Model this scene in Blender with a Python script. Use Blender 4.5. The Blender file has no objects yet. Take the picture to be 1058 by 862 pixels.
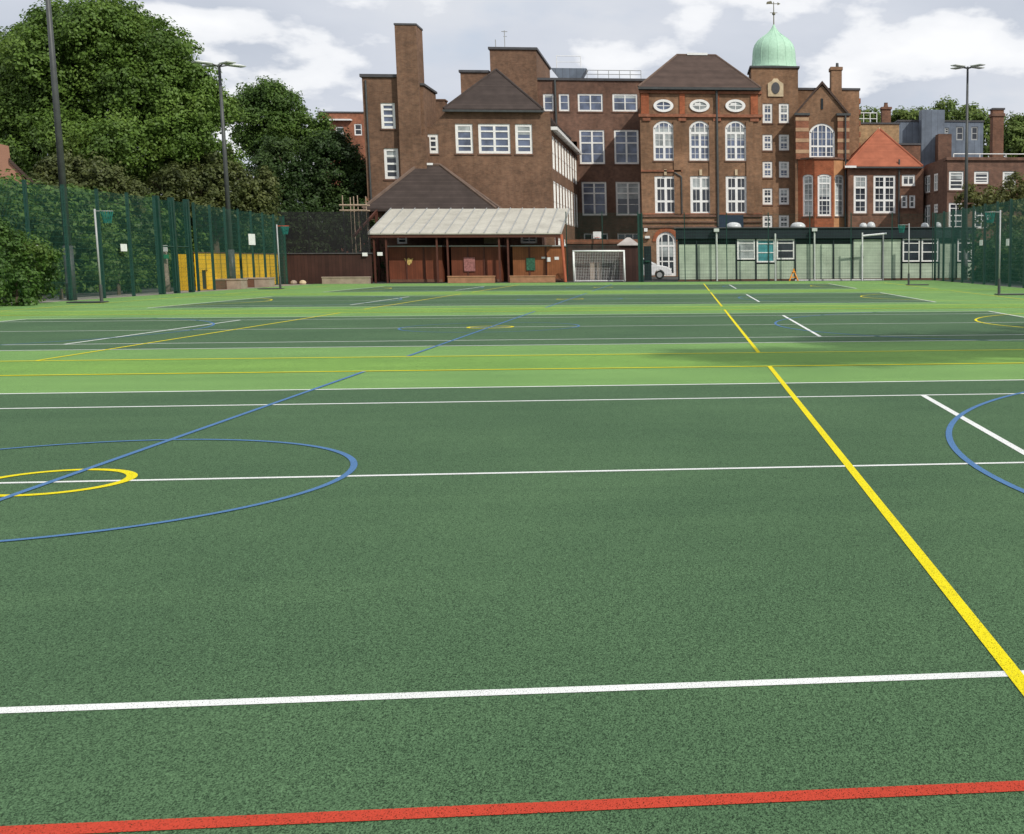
import bpy, math, random
import numpy as np
from mathutils import Vector, Matrix
random.seed(7); rng = np.random.default_rng(11)
R = math.radians
scn = bpy.context.scene
COL = scn.collection

# ------------------------------------------------------------------ camera
CX, CY, CH = 4.006, -7.944, 1.3865
YAW, PITCH, ROLL, F = -0.092827, 0.127855, -0.004149, 1250.75
PX, PY = 529+295.8, 431-3.1
def cam_axes():
    cy, sy = math.cos(YAW), math.sin(YAW)
    fw = Vector((-sy*math.cos(PITCH), cy*math.cos(PITCH), -math.sin(PITCH)))
    rt = Vector((cy, sy, 0)); up = rt.cross(fw)
    c, s = math.cos(ROLL), math.sin(ROLL)
    return c*rt+s*up, -s*rt+c*up, fw
RT, UP, FW = cam_axes()
cam = bpy.data.cameras.new('camera'); co = bpy.data.objects.new('camera', cam); COL.objects.link(co)
co.matrix_world = Matrix(((RT.x, UP.x, -FW.x, CX), (RT.y, UP.y, -FW.y, CY), (RT.z, UP.z, -FW.z, CH), (0, 0, 0, 1)))
cam.sensor_fit = 'HORIZONTAL'; cam.sensor_width = 36; cam.lens = F/1058*36
cam.shift_x = -295.8/1058; cam.shift_y = -3.1/1058
cam.clip_end = 3000; cam.clip_start = .05
scn.camera = co

class Plane:
    """a vertical plane: o a point on it, u horizontal unit (rightwards seen from outside), n outward."""
    def __init__(s, o, u, n): s.o, s.u, s.n = Vector(o), Vector(u).normalized(), Vector(n).normalized()
    def hit(s, px, py):
        d = FW + (px-PX)/F*RT - (py-PY)/F*UP; c = Vector((CX, CY, CH))
        t = (s.o-c).dot(s.n)/d.dot(s.n); p = c+t*d
        return (p-s.o).dot(s.u), p.z
    def pt(s, a, z, d=0.0):
        p = s.o+s.u*a+s.n*d; return (p.x, p.y, z)
def front(Y): return Plane((0, Y, 0), (1, 0, 0), (0, -1, 0))
def at(px, py, Y):
    a, z = front(Y).hit(px, py); return a, z
def X(px, Y, py=250): return at(px, py, Y)[0]
def Z(py, Y, px=700): return at(px, py, Y)[1]

# ------------------------------------------------------------------ mesh builder
ORG = {}
class MB:
    def __init__(s): s.v = []; s.f = []
    def add(s, vs, fs):
        b = len(s.v); s.v += [tuple(p) for p in vs]; s.f += [tuple(i+b for i in f) for f in fs]; return s
    def box(s, x0, x1, y0, y1, z0, z1):
        vs = [(x, y, z) for z in (z0, z1) for y in (y0, y1) for x in (x0, x1)]
        return s.add(vs, [(0, 2, 3, 1), (4, 5, 7, 6), (0, 1, 5, 4), (2, 6, 7, 3), (0, 4, 6, 2), (1, 3, 7, 5)])
    def pbox(s, P, a0, a1, z0, z1, d0, d1):
        vs = [P.pt(a, z, d) for z in (z0, z1) for d in (d1, d0) for a in (a0, a1)]
        return s.add(vs, [(0, 2, 3, 1), (4, 5, 7, 6), (0, 1, 5, 4), (2, 6, 7, 3), (0, 4, 6, 2), (1, 3, 7, 5)])
    def quad(s, *p): return s.add(p, [tuple(range(len(p)))])
    def prism(s, P, poly, d0, d1):
        n = len(poly)
        vs = [P.pt(a, z, d0) for a, z in poly]+[P.pt(a, z, d1) for a, z in poly]
        return s.add(vs, [tuple(range(n)), tuple(range(2*n-1, n-1, -1))]+[(i, n+i, n+(i+1) % n, (i+1) % n) for i in range(n)])
    def tube(s, p0, p1, r0, r1=None, n=8, caps=True):
        r1 = r0 if r1 is None else r1
        p0, p1 = Vector(p0), Vector(p1); d = (p1-p0).normalized()
        a = d.orthogonal().normalized(); b = d.cross(a)
        vs = [p+(a*math.cos(t)+b*math.sin(t))*r for p, r in ((p0, r0), (p1, r1)) for t in (2*math.pi*i/n for i in range(n))]
        fs = [(i, (i+1) % n, n+(i+1) % n, n+i) for i in range(n)]
        if caps: fs += [tuple(range(n-1, -1, -1)), tuple(range(n, 2*n))]
        return s.add(vs, fs)
    def path(s, pts, r, n=6):
        for a, b in zip(pts, pts[1:]): s.tube(a, b, r, r, n)
        return s
    def lathe(s, c, prof, n=32):
        vs = []; fs = []
        for r, z in prof:
            for i in range(n):
                t = 2*math.pi*i/n; vs.append((c[0]+r*math.cos(t), c[1]+r*math.sin(t), c[2]+z))
        for k in range(len(prof)-1):
            for i in range(n): fs.append((k*n+i, k*n+(i+1) % n, (k+1)*n+(i+1) % n, (k+1)*n+i))
        fs.append(tuple(range((len(prof)-1)*n, len(prof)*n))); fs.append(tuple(range(n-1, -1, -1)))
        return s.add(vs, fs)
    def build(s, name, mat, parent=None, smooth=False, org=None, bevel=0):
        o_ = ORG[parent.name] if parent is not None else (org if org is not None else (0, 0, 0))
        m = bpy.data.meshes.new(name)
        m.from_pydata([(a-o_[0], b-o_[1], c-o_[2]) for a, b, c in s.v], [], s.f)
        m.materials.append(mat); m.validate(); m.update()
        if smooth:
            for p in m.polygons: p.use_smooth = True
        o = bpy.data.objects.new(name, m); COL.objects.link(o)
        if parent is not None: o.parent = parent
        else: o.location = o_
        if bevel:
            b = o.modifiers.new('bevel', 'BEVEL'); b.width = bevel; b.segments = 2; b.limit_method = 'ANGLE'
        ORG[o.name] = o_
        return o
def tag(o, label=None, cat=None, group=None, kind=None):
    if label: o['label'] = label
    if cat: o['category'] = cat
    if group: o['group'] = group
    if kind: o['kind'] = kind
    return o
def thing(name, label, cat, loc, group=None):
    o = bpy.data.objects.new(name, None); COL.objects.link(o); o.location = loc; o.empty_display_size = .3
    ORG[o.name] = tuple(loc); return tag(o, label, cat, group)
def copy_tree(o, parent=None):
    c = o.copy(); COL.objects.link(c); c.parent = parent; ORG[c.name] = ORG[o.name]
    for ch in [k for k in list(bpy.data.objects) if k.parent == o]: copy_tree(ch, c)
    return c

# ------------------------------------------------------------------ materials
class NT:
    def __init__(s, m): s.t = m.node_tree; s.n = s.t.nodes; s.l = s.t.links
    def new(s, typ, **kw):
        n = s.n.new(typ)
        for k, v in kw.items():
            if hasattr(n, k): setattr(n, k, v)
        return n
    def link(s, a, b): s.l.new(a, b)
def base_mat(name, rough=.8, spec=.3, metal=0):
    m = bpy.data.materials.new(name); m.use_nodes = True
    b = m.node_tree.nodes['Principled BSDF']; b.inputs['Roughness'].default_value = rough
    b.inputs['Specular IOR Level'].default_value = spec; b.inputs['Metallic'].default_value = metal
    return m, NT(m), b
def ramp(nt, fac, stops):
    r = nt.new('ShaderNodeValToRGB'); e = r.color_ramp.elements
    while len(e) < len(stops): e.new(.5)
    for el, (p, c) in zip(e, stops): el.position = p; el.color = (*c, 1) if len(c) == 3 else c
    nt.link(fac, r.inputs[0]); return r.outputs[0]
def noise(nt, scale, detail=4, vec=None, rough=.55):
    n = nt.new('ShaderNodeTexNoise'); n.inputs['Scale'].default_value = scale; n.inputs['Detail'].default_value = detail
    n.inputs['Roughness'].default_value = rough
    if vec is None: vec = nt.new('ShaderNodeNewGeometry').outputs['Position']
    nt.link(vec, n.inputs['Vector']); return n.outputs['Fac']
def mixc(nt, fac, a, b, mode='MIX'):
    m = nt.new('ShaderNodeMix'); m.data_type = 'RGBA'; m.blend_type = mode
    for sock, v in ((m.inputs[0], fac), (m.inputs[6], a), (m.inputs[7], b)):
        if isinstance(v, (int, float)): sock.default_value = v
        elif isinstance(v, tuple): sock.default_value = (*v, 1)
        else: nt.link(v, sock)
    return m.outputs[2]
def vary(name, col, amt=.18, scale=3, rough=.8, spec=.3, metal=0, fine=40, bump=0):
    """plain paint / metal / timber with a little dirt and unevenness"""
    m, nt, b = base_mat(name, rough, spec, metal)
    lo = tuple(c*(1-amt) for c in col); hi = tuple(min(1, c*(1+amt)) for c in col)
    c1 = ramp(nt, noise(nt, scale), [(.3, lo), (.7, hi)])
    f = noise(nt, fine, 3); c2 = ramp(nt, f, [(.3, (.82, .82, .82)), (.7, (1.1, 1.1, 1.1))])
    nt.link(mixc(nt, .6, c1, c2, 'MULTIPLY'), b.inputs['Base Color'])
    if bump:
        bp = nt.new('ShaderNodeBump'); bp.inputs['Strength'].default_value = bump; bp.inputs['Distance'].default_value = .01
        nt.link(f, bp.inputs['Height']); nt.link(bp.outputs[0], b.inputs['Normal'])
    return m
def brick(name, c1, c2, mortar, stain=.35):
    m, nt, b = base_mat(name, .9, .2)
    g = nt.new('ShaderNodeNewGeometry'); sp = nt.new('ShaderNodeSeparateXYZ'); nt.link(g.outputs['Position'], sp.inputs[0])
    ad = nt.new('ShaderNodeMath'); nt.link(sp.outputs[0], ad.inputs[0]); nt.link(sp.outputs[1], ad.inputs[1])
    cb = nt.new('ShaderNodeCombineXYZ'); nt.link(ad.outputs[0], cb.inputs[0]); nt.link(sp.outputs[2], cb.inputs[1])
    br = nt.new('ShaderNodeTexBrick'); nt.link(cb.outputs[0], br.inputs['Vector'])
    br.inputs['Scale'].default_value = 1; br.inputs['Brick Width'].default_value = .225; br.inputs['Row Height'].default_value = .075
    br.inputs['Mortar Size'].default_value = .008; br.inputs['Bias'].default_value = 0
    br.inputs['Color1'].default_value = (*c1, 1); br.inputs['Color2'].default_value = (*c2, 1); br.inputs['Mortar'].default_value = (*mortar, 1)
    big = ramp(nt, noise(nt, .35, 6), [(.3, (1-stain,)*3), (.7, (1+stain*.55,)*3)])
    c = mixc(nt, 1, br.outputs['Color'], big, 'MULTIPLY')
    mp = nt.new('ShaderNodeMapping'); mp.inputs['Scale'].default_value = (3, 3, .5); nt.link(g.outputs['Position'], mp.inputs[0])
    st = ramp(nt, noise(nt, .8, 5, mp.outputs[0]), [(.35, (.84, .83, .82)), (.55, (1, 1, 1)), (.8, (1.08, 1.05, 1))])
    c = mixc(nt, .8, c, st, 'MULTIPLY')
    md = ramp(nt, noise(nt, 3.3, 3), [(.3, (.78, .79, .8)), (.7, (1.2, 1.16, 1.13))])
    c = mixc(nt, 1, c, md, 'MULTIPLY')
    nt.link(c, b.inputs['Base Color']); return m
def striped(name, ca, cb_, axis, period, duty=.12, rough=.7, spec=.3, metal=0, amt=.12):
    """boards / tiles / sheet ribs: thin dark joints every `period` metres along an axis"""
    m, nt, b = base_mat(name, rough, spec, metal)
    g = nt.new('ShaderNodeNewGeometry'); sp = nt.new('ShaderNodeSeparateXYZ'); nt.link(g.outputs['Position'], sp.inputs[0])
    if axis == 'h':
        ad = nt.new('ShaderNodeMath'); nt.link(sp.outputs[0], ad.inputs[0]); nt.link(sp.outputs[1], ad.inputs[1]); src = ad.outputs[0]
    else: src = sp.outputs['xyz'.index(axis)]
    d = nt.new('ShaderNodeMath', operation='DIVIDE'); nt.link(src, d.inputs[0]); d.inputs[1].default_value = period
    fr = nt.new('ShaderNodeMath', operation='FRACT'); nt.link(d.outputs[0], fr.inputs[0])
    fl = nt.new('ShaderNodeMath', operation='FLOOR'); nt.link(d.outputs[0], fl.inputs[0])
    wn = nt.new('ShaderNodeTexWhiteNoise', noise_dimensions='1D'); nt.link(fl.outputs[0], wn.inputs['W'])
    lt = nt.new('ShaderNodeMath', operation='LESS_THAN'); nt.link(fr.outputs[0], lt.inputs[0]); lt.inputs[1].default_value = duty
    base = mixc(nt, wn.outputs['Value'], tuple(c*(1-amt) for c in ca), tuple(c*(1+amt) for c in ca))
    base = mixc(nt, 1, base, ramp(nt, noise(nt, 1.3, 6), [(.3, (.75, .75, .75)), (.7, (1.15, 1.15, 1.15))]), 'MULTIPLY')
    nt.link(mixc(nt, lt.outputs[0], base, cb_), b.inputs['Base Color'])
    return m
def leafmat(name, a, b_, c=None, scale=.5):
    m, nt, b = base_mat(name, .55, .35)
    g = nt.new('ShaderNodeNewGeometry')
    cc = ramp(nt, noise(nt, scale, 3), [(.32, a), (.55, b_), (.75, c or b_)])
    rnd = ramp(nt, g.outputs['Random Per Island'], [(0, (.72, .74, .72)), (1, (1.3, 1.28, 1.2))])
    cc = mixc(nt, 1, cc, rnd, 'MULTIPLY')
    nt.link(cc, b.inputs['Base Color'])
    tr = nt.new('ShaderNodeBsdfTranslucent'); nt.link(cc, tr.inputs['Color'])
    mx = nt.new('ShaderNodeMixShader'); mx.inputs[0].default_value = .38
    out = nt.n['Material Output']; nt.link(b.outputs[0], mx.inputs[1]); nt.link(tr.outputs[0], mx.inputs[2]); nt.link(mx.outputs[0], out.inputs[0])
    return m
def court(name, col, dark, depth=1.0):
    """coloured open-textured macadam: fine granular pores, faint roller marks and mottling"""
    m, nt, b = base_mat(name, .85, .14)
    g = nt.new('ShaderNodeNewGeometry').outputs['Position']
    mg = nt.new('ShaderNodeMapping'); mg.inputs['Scale'].default_value = (1, .55, 1); nt.link(g, mg.inputs[0])
    nf = noise(nt, 240, 2, mg.outputs[0], .8); n2 = noise(nt, 90, 3, mg.outputs[0], .7)
    hole = ramp(nt, nf, [(.36, (0, 0, 0)), (.47, (1, 1, 1))])
    c = mixc(nt, hole, dark, col)
    c = mixc(nt, 1, c, ramp(nt, nf, [(.44, (.72, .74, .72)), (.64, (1.75, 1.62, 1.68))]), 'MULTIPLY')
    c = mixc(nt, 1, c, ramp(nt, n2, [(.3, (.74, .76, .74)), (.7, (1.22, 1.2, 1.2))]), 'MULTIPLY')
    c = mixc(nt, .8, c, ramp(nt, noise(nt, .45, 6, g), [(.3, (.80, .83, .83)), (.7, (1.16, 1.12, 1.1))]), 'MULTIPLY')
    mp = nt.new('ShaderNodeMapping'); mp.inputs['Scale'].default_value = (.12, 3, 1); nt.link(g, mp.inputs[0])
    c = mixc(nt, .7, c, ramp(nt, noise(nt, .8, 4, mp.outputs[0]), [(.3, (.9, .92, .92)), (.7, (1.08, 1.07, 1.06))]), 'MULTIPLY')
    nt.link(c, b.inputs['Base Color'])
    bp = nt.new('ShaderNodeBump'); bp.inputs['Strength'].default_value = .55*depth; bp.inputs['Distance'].default_value = .004
    nt.link(nf, bp.inputs['Height']); nt.link(bp.outputs[0], b.inputs['Normal'])
    return m
def paint(name, col, wear=.1):
    m, nt, b = base_mat(name, .8, .15)
    g = nt.new('ShaderNodeNewGeometry').outputs['Position']
    mg = nt.new('ShaderNodeMapping'); mg.inputs['Scale'].default_value = (1, .55, 1); nt.link(g, mg.inputs[0])
    nf = noise(nt, 270, 2, mg.outputs[0], .75)
    c = mixc(nt, ramp(nt, nf, [(.34, (0, 0, 0)), (.52, (1, 1, 1))]), tuple(x*.6 for x in col), col)
    nt.link(ramp(nt, nf, [(.35, (0, 0, 0)), (.39, (1, 1, 1))]), b.inputs['Alpha'])
    c = mixc(nt, 1, c, ramp(nt, noise(nt, 2.5, 5, g), [(.3, (1-wear,)*3), (.7, (1, 1, 1))]), 'MULTIPLY')
    nt.link(c, b.inputs['Base Color'])
    bp = nt.new('ShaderNodeBump'); bp.inputs['Strength'].default_value = .4; bp.inputs['Distance'].default_value = .003
    nt.link(nf, bp.inputs['Height']); nt.link(bp.outputs[0], b.inputs['Normal'])
    return m
def glassmat(name, col, rough=.08, spec=.6):
    m, nt, b = base_mat(name, rough, spec)
    c = ramp(nt, noise(nt, 1.1, 3), [(.35, tuple(x*.55 for x in col)), (.65, tuple(min(1, x*1.35) for x in col))])
    nt.link(c, b.inputs['Base Color']); return m
def tarp(name, col, alpha):
    m, nt, b = base_mat(name, .9, .1); b.inputs['Base Color'].default_value = (*col, 1); b.inputs['Alpha'].default_value = alpha; return m

M = {}
M['dark_court'] = court('dark_green_court', (.061, .124, .060), (.012, .030, .014))
M['light_court'] = court('light_green_court', (.150, .290, .088), (.05, .11, .03))
M['strip'] = court('bright_green_strip', (.158, .302, .066), (.05, .11, .025))
M['white_line'] = paint('white_line_paint', (.80, .82, .80), .12)
M['yellow_line'] = paint('yellow_line_paint', (.80, .68, .006))
M['blue_line'] = paint('blue_line_paint', (.085, .195, .39))
M['red_line'] = paint('red_line_paint', (.50, .055, .028))
M['asphalt'] = vary('asphalt', (.07, .07, .068), .25, .6, .9, fine=60, bump=.3)
M['paving'] = vary('paving', (.25, .23, .2), .25, .8, .9, fine=30)
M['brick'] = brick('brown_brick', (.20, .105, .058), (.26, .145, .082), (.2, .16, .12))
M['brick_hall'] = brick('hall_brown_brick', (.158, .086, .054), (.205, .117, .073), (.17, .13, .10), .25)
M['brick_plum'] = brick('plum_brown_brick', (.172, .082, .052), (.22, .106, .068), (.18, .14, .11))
M['brick_deep'] = brick('deep_brown_brick', (.060, .036, .030), (.08, .048, .038), (.07, .055, .05))  # same brick pattern in a much darker brown
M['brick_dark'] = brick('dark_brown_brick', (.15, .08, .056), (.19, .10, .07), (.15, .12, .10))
M['brick_red'] = brick('red_brick', (.24, .085, .048), (.32, .12, .065), (.22, .15, .11))
M['brick_orange'] = brick('orange_rubbed_brick', (.26, .075, .036), (.33, .10, .048), (.34, .15, .08), .2)
M['brick_yellow'] = brick('yellow_stock_brick', (.33, .2, .10), (.42, .27, .14), (.3, .25, .18))
M['sunlit_bay_brick'] = vary('sunlit_bay_brick', (.42, .21, .10), .2, 1.2, .8)  # lighter copy of the bay's orange brick, sunlight put into the colour
M['render_tan'] = vary('tan_rendered_wall', (.34, .18, .12), .12, 1, .85)
M['stone'] = vary('pale_stone', (.52, .42, .28), .25, 2, .85)
M['band'] = vary('stone_band', (.40, .26, .16), .2, 2, .85)
M['tile'] = striped('brown_roof_tiles', (.085, .058, .047), (.045, .032, .028), 'z', .1, .22, .85, .2)
M['tile_dark'] = striped('dark_brown_roof_tiles', (.060, .046, .041), (.035, .027, .025), 'z', .1, .22, .85, .2)
M['tile_red'] = striped('orange_roof_tiles', (.34, .112, .062), (.23, .075, .045), 'z', .1, .2, .8, .2, amt=.08)
M['ridge_dark'] = vary('dark_ridge_tiles', (.05, .038, .034), .2, 2, .85)
M['ridge_pale'] = vary('brown_ridge_tiles', (.13, .09, .07), .2, 2, .85)
M['tile_old'] = striped('weathered_red_roof_tiles', (.26, .15, .105), (.18, .10, .075), 'z', .12, .2, .85, .2)
M['white'] = vary('white_painted_timber', (.78, .78, .76), .06, 2, .5, fine=12)
M['white_metal'] = vary('white_metal', (.75, .76, .75), .08, 2, .4, fine=15)
M['grey_metal'] = vary('grey_metal', (.33, .34, .34), .12, 3, .45, .5)
M['dark_metal'] = vary('dark_metal', (.055, .06, .06), .2, 3, .5, .4)
M['lead'] = vary('lead_grey', (.075, .075, .08), .2, 2, .6)
M['clad_grey'] = striped('grey_blue_cladding', (.14, .17, .215), (.07, .085, .11), 'h', .6, .05, .5, .4, .1)
M['glass'] = glassmat('window_glass', (.03, .035, .045))
M['glass_blue'] = glassmat('blue_reflecting_glass', (.10, .125, .19), .15)
M['glass_pale'] = glassmat('glass_over_blinds', (.33, .36, .36), .25)
M['glass_teal'] = glassmat('teal_glass', (.06, .25, .27), .2)
M['blind'] = vary('white_blind', (.74, .73, .69), .08, 3, .6)
M['kiosk_roof'] = vary('weathered_pale_roof', (.36, .33, .31), .2, 2, .7)
M['copper'] = vary('verdigris_copper', (.37, .57, .43), .10, .8, .6, fine=6)
M['gold'] = vary('old_bronze', (.16, .15, .1), .1, 3, .5)
M['green_metal'] = vary('dark_green_coated_metal', (.008, .042, .031), .15, 3, .45, .4)
M['green_wire'] = vary('green_mesh_wire', (.012, .080, .056), .1, 3, .5, .4)
M['black_net'] = vary('black_netting', (.02, .02, .022), .1, 3, .9)
M['brown_board'] = striped('brown_timber_boards', (.050, .022, .017), (.02, .010, .008), 'h', .2, .07, .7, .3, amt=.2)
M['red_board'] = striped('red_brown_timber_boards', (.145, .042, .020), (.06, .02, .012), 'h', .14, .06, .6, .3, amt=.15)
M['orange_board'] = striped('orange_brown_timber_boards', (.23, .085, .032), (.10, .035, .018), 'h', .14, .06, .6, .3, amt=.12)
M['post_brown'] = vary('brown_painted_post', (.085, .03, .02), .2, 3, .6)
M['post_red'] = vary('red_painted_post', (.36, .10, .05), .2, 3, .6)
M['bench_wood'] = vary('bench_timber', (.34, .18, .10), .2, 3, .8, fine=20)
M['bench_pale'] = vary('weathered_bench_timber', (.30, .24, .19), .2, 3, .8, fine=20)
M['bench_dark'] = vary('dark_brown_timber', (.14, .07, .045), .2, 3, .8, fine=20)  # dark brown timber; on the benches it carries the shaded end face
M['yellow_board'] = striped('yellow_painted_boards', (.93, .54, .012), (.72, .40, .012), 'h', .6, .04, .5, .3, amt=.06)
M['canopy'] = vary('cream_metal_roof_sheet', (.44, .425, .37), .14, .9, .6, fine=6)
M['hut_board'] = striped('pale_green_boarding', (.40, .48, .365), (.27, .33, .26), 'z', .22, .1, .6, .3, amt=.05)
M['hut_dark'] = vary('near_black_fascia', (.010, .017, .022), .2, 2, .6)
M['hut_tan'] = vary('tan_panel', (.42, .36, .24), .1, 2, .7)
M['car_white'] = vary('white_car_paint', (.78, .79, .80), .03, 2, .25, .6, fine=5)
M['pipe_grey'] = vary('pale_grey_pipe', (.52, .56, .52), .1, 2, .5)
M['rubber'] = vary('black_rubber', (.02, .02, .02), .1, 3, .8)
M['orange'] = vary('orange_plastic', (.85, .32, .03), .08, 3, .5)
M['red_plastic'] = vary('orange_red_plastic', (.65, .10, .05), .1, 3, .5)
M['teal_net'] = vary('teal_netting', (.012, .13, .11), .1, 3, .8)
M['white_net'] = vary('white_goal_netting', (.7, .7, .7), .1, 3, .8)
M['poster_pink'] = vary('pink_poster', (.30, .13, .12), .4, 8, .7, fine=12)
M['poster_green'] = vary('green_poster', (.03, .11, .065), .5, 8, .7, fine=14)
M['crest'] = vary('yellow_crest', (.5, .36, .12), .5, 12, .7, fine=14)
M['paper'] = vary('white_paper', (.72, .73, .72), .1, 8, .7)
M['sign_green'] = vary('green_sign', (.03, .24, .12), .2, 8, .6)
M['blue_board'] = vary('dark_blue_board', (.02, .035, .06), .2, 2, .6)
M['bark'] = vary('bark', (.10, .075, .055), .3, 4, .95, fine=15, bump=.6)
M['scaffold'] = vary('scaffold_tube', (.38, .29, .21), .2, 4, .6)
M['dome'] = vary('translucent_skylight', (.50, .52, .52), .08, 3, .25, .5)
M['leaf_big'] = leafmat('bright_tree_leaves', (.065, .122, .022), (.115, .20, .034), (.155, .235, .045), .35)
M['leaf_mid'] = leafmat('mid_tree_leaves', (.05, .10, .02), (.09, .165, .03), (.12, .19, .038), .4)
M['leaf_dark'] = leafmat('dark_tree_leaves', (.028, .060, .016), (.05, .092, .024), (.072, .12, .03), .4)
M['leaf_olive'] = leafmat('olive_hedge_leaves', (.062, .082, .026), (.10, .122, .038), (.13, .148, .048), .6)
M['leaf_tawny'] = leafmat('tawny_green_leaves', (.08, .095, .025), (.13, .14, .04), (.17, .16, .05), .6)
M['leaf_ivy'] = leafmat('ivy_leaves', (.035, .085, .018), (.08, .16, .03), (.14, .20, .045), .9)
M['leaf_rust'] = leafmat('rusty_leaves', (.07, .06, .025), (.15, .09, .04), (.12, .12, .04), .9)
M['leaf_light'] = leafmat('light_tree_leaves', (.075, .13, .025), (.14, .2, .045), (.19, .25, .06), .5)

# ------------------------------------------------------------------ world and sun
SUN_EL, SUN_AZ = R(40), R(134)   # azimuth from +Y clockwise: light comes from right behind the camera
w = bpy.data.worlds.new('World'); scn.world = w; w.use_nodes = True
nt = NT(w); nt.n.clear()
out = nt.new('ShaderNodeOutputWorld'); bg = nt.new('ShaderNodeBackground'); bg.inputs[1].default_value = .1
sky = nt.new('ShaderNodeTexSky'); sky.sky_type = 'NISHITA'; sky.sun_disc = False; sky.sun_elevation = SUN_EL; sky.sun_rotation = SUN_AZ
tc = nt.new('ShaderNodeTexCoord'); sp = nt.new('ShaderNodeSeparateXYZ'); nt.link(tc.outputs['Generated'], sp.inputs[0])
az = nt.new('ShaderNodeMath', operation='MAXIMUM'); nt.link(sp.outputs[2], az.inputs[0]); az.inputs[1].default_value = 0
ad = nt.new('ShaderNodeMath', operation='ADD'); nt.link(az.outputs[0], ad.inputs[0]); ad.inputs[1].default_value = .42
dv = nt.new('ShaderNodeVectorMath', operation='DIVIDE'); nt.link(tc.outputs['Generated'], dv.inputs[0])
cb = nt.new('ShaderNodeCombineXYZ'); nt.link(ad.outputs[0], cb.inputs[0]); nt.link(ad.outputs[0], cb.inputs[1]); nt.link(ad.outputs[0], cb.inputs[2])
nt.link(cb.outputs[0], dv.inputs[1])
mp = nt.new('ShaderNodeMapping'); mp.inputs['Location'].default_value = (3.1, 1.7, 0); mp.inputs['Scale'].default_value = (1, 1, 1.5); nt.link(dv.outputs[0], mp.inputs[0])
n1 = noise(nt, 4.3, 9, mp.outputs[0], .5)
mp2 = nt.new('ShaderNodeMapping'); mp2.inputs['Location'].default_value = (8.3, 4.2, 2); mp2.inputs['Scale'].default_value = (1, 1, 1.8); nt.link(dv.outputs[0], mp2.inputs[0])
n2 = noise(nt, 2.6, 6, mp2.outputs[0], .5)
grey = ramp(nt, n2, [(.32, (5.5, 6.0, 6.9)), (.52, (6.6, 7.0, 7.8)), (.72, (7.7, 7.95, 8.4))])
cl = mixc(nt, ramp(nt, n1, [(.50, (0, 0, 0)), (.545, (.75, .75, .75)), (.64, (1, 1, 1))]), grey, (9.9, 10.0, 10.2))
blue = ramp(nt, n1, [(.28, (.45, .45, .45)), (.42, (0, 0, 0))])
nt.link(mixc(nt, blue, cl, mixc(nt, .55, sky.outputs[0], (6.0, 6.9, 8.4))), bg.inputs[0]); nt.link(bg.outputs[0], out.inputs[0])
sl = bpy.data.lights.new('sun', 'SUN'); so = bpy.data.objects.new('sun', sl); COL.objects.link(so)
sl.energy = 3.6; sl.angle = R(.6); sl.color = (1, .95, .86)
sd = Vector((math.sin(SUN_AZ)*math.cos(SUN_EL), math.cos(SUN_AZ)*math.cos(SUN_EL), math.sin(SUN_EL)))
so.rotation_euler = sd.to_track_quat('Z', 'Y').to_euler()
scn.view_settings.view_transform = 'Standard'; scn.view_settings.look = 'None'; scn.view_settings.exposure = 0; scn.view_settings.gamma = 1

# ------------------------------------------------------------------ ground and markings
def sheet(name, x0, x1, y0, y1, z, mat):
    return tag(MB().quad((x0, y0, z), (x1, y0, z), (x1, y1, z), (x0, y1, z)).build(name, mat), kind='structure')
sheet('ground', -700, 700, -300, 1500, -.03, M['asphalt'])
sheet('yard_paving', -60, 60, 66.6, 90, -.012, M['asphalt'])
sheet('court_surface', -17.75, 19.45, -20, 66.4, 0, M['light_court'])
sheet('fence_side_path', -19.6, -17.7, -20, 66.4, -.008, M['paving'])
CYS = [0, 17.58, 35.25, 52.95]
for i in range(3):
    sheet('green_run_off_strip', -17.2, 19.0, CYS[i]+7.65, CYS[i+1]-7.65, .0022, M['strip'])
def seg(mb, x0, y0, x1, y1, w_, z):
    d = Vector((x1-x0, y1-y0)).normalized(); nx, ny = -d.y*w_/2, d.x*w_/2
    mb.quad((x0+nx, y0+ny, z), (x0-nx, y0-ny, z), (x1-nx, y1-ny, z), (x1+nx, y1+ny, z))
def arc(mb, cx, cy, r, a0, a1, w_, z, n=96):
    for i in range(n):
        t0, t1 = a0+(a1-a0)*i/n, a0+(a1-a0)*(i+1)/n
        p = [(cx+q*math.cos(t), cy+q*math.sin(t), z) for q, t in ((r-w_/2, t0), (r+w_/2, t0), (r+w_/2, t1), (r-w_/2, t1))]
        mb.quad(*p)
wt, yl, bl, rd = MB(), MB(), MB(), MB()
PI = math.pi
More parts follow.
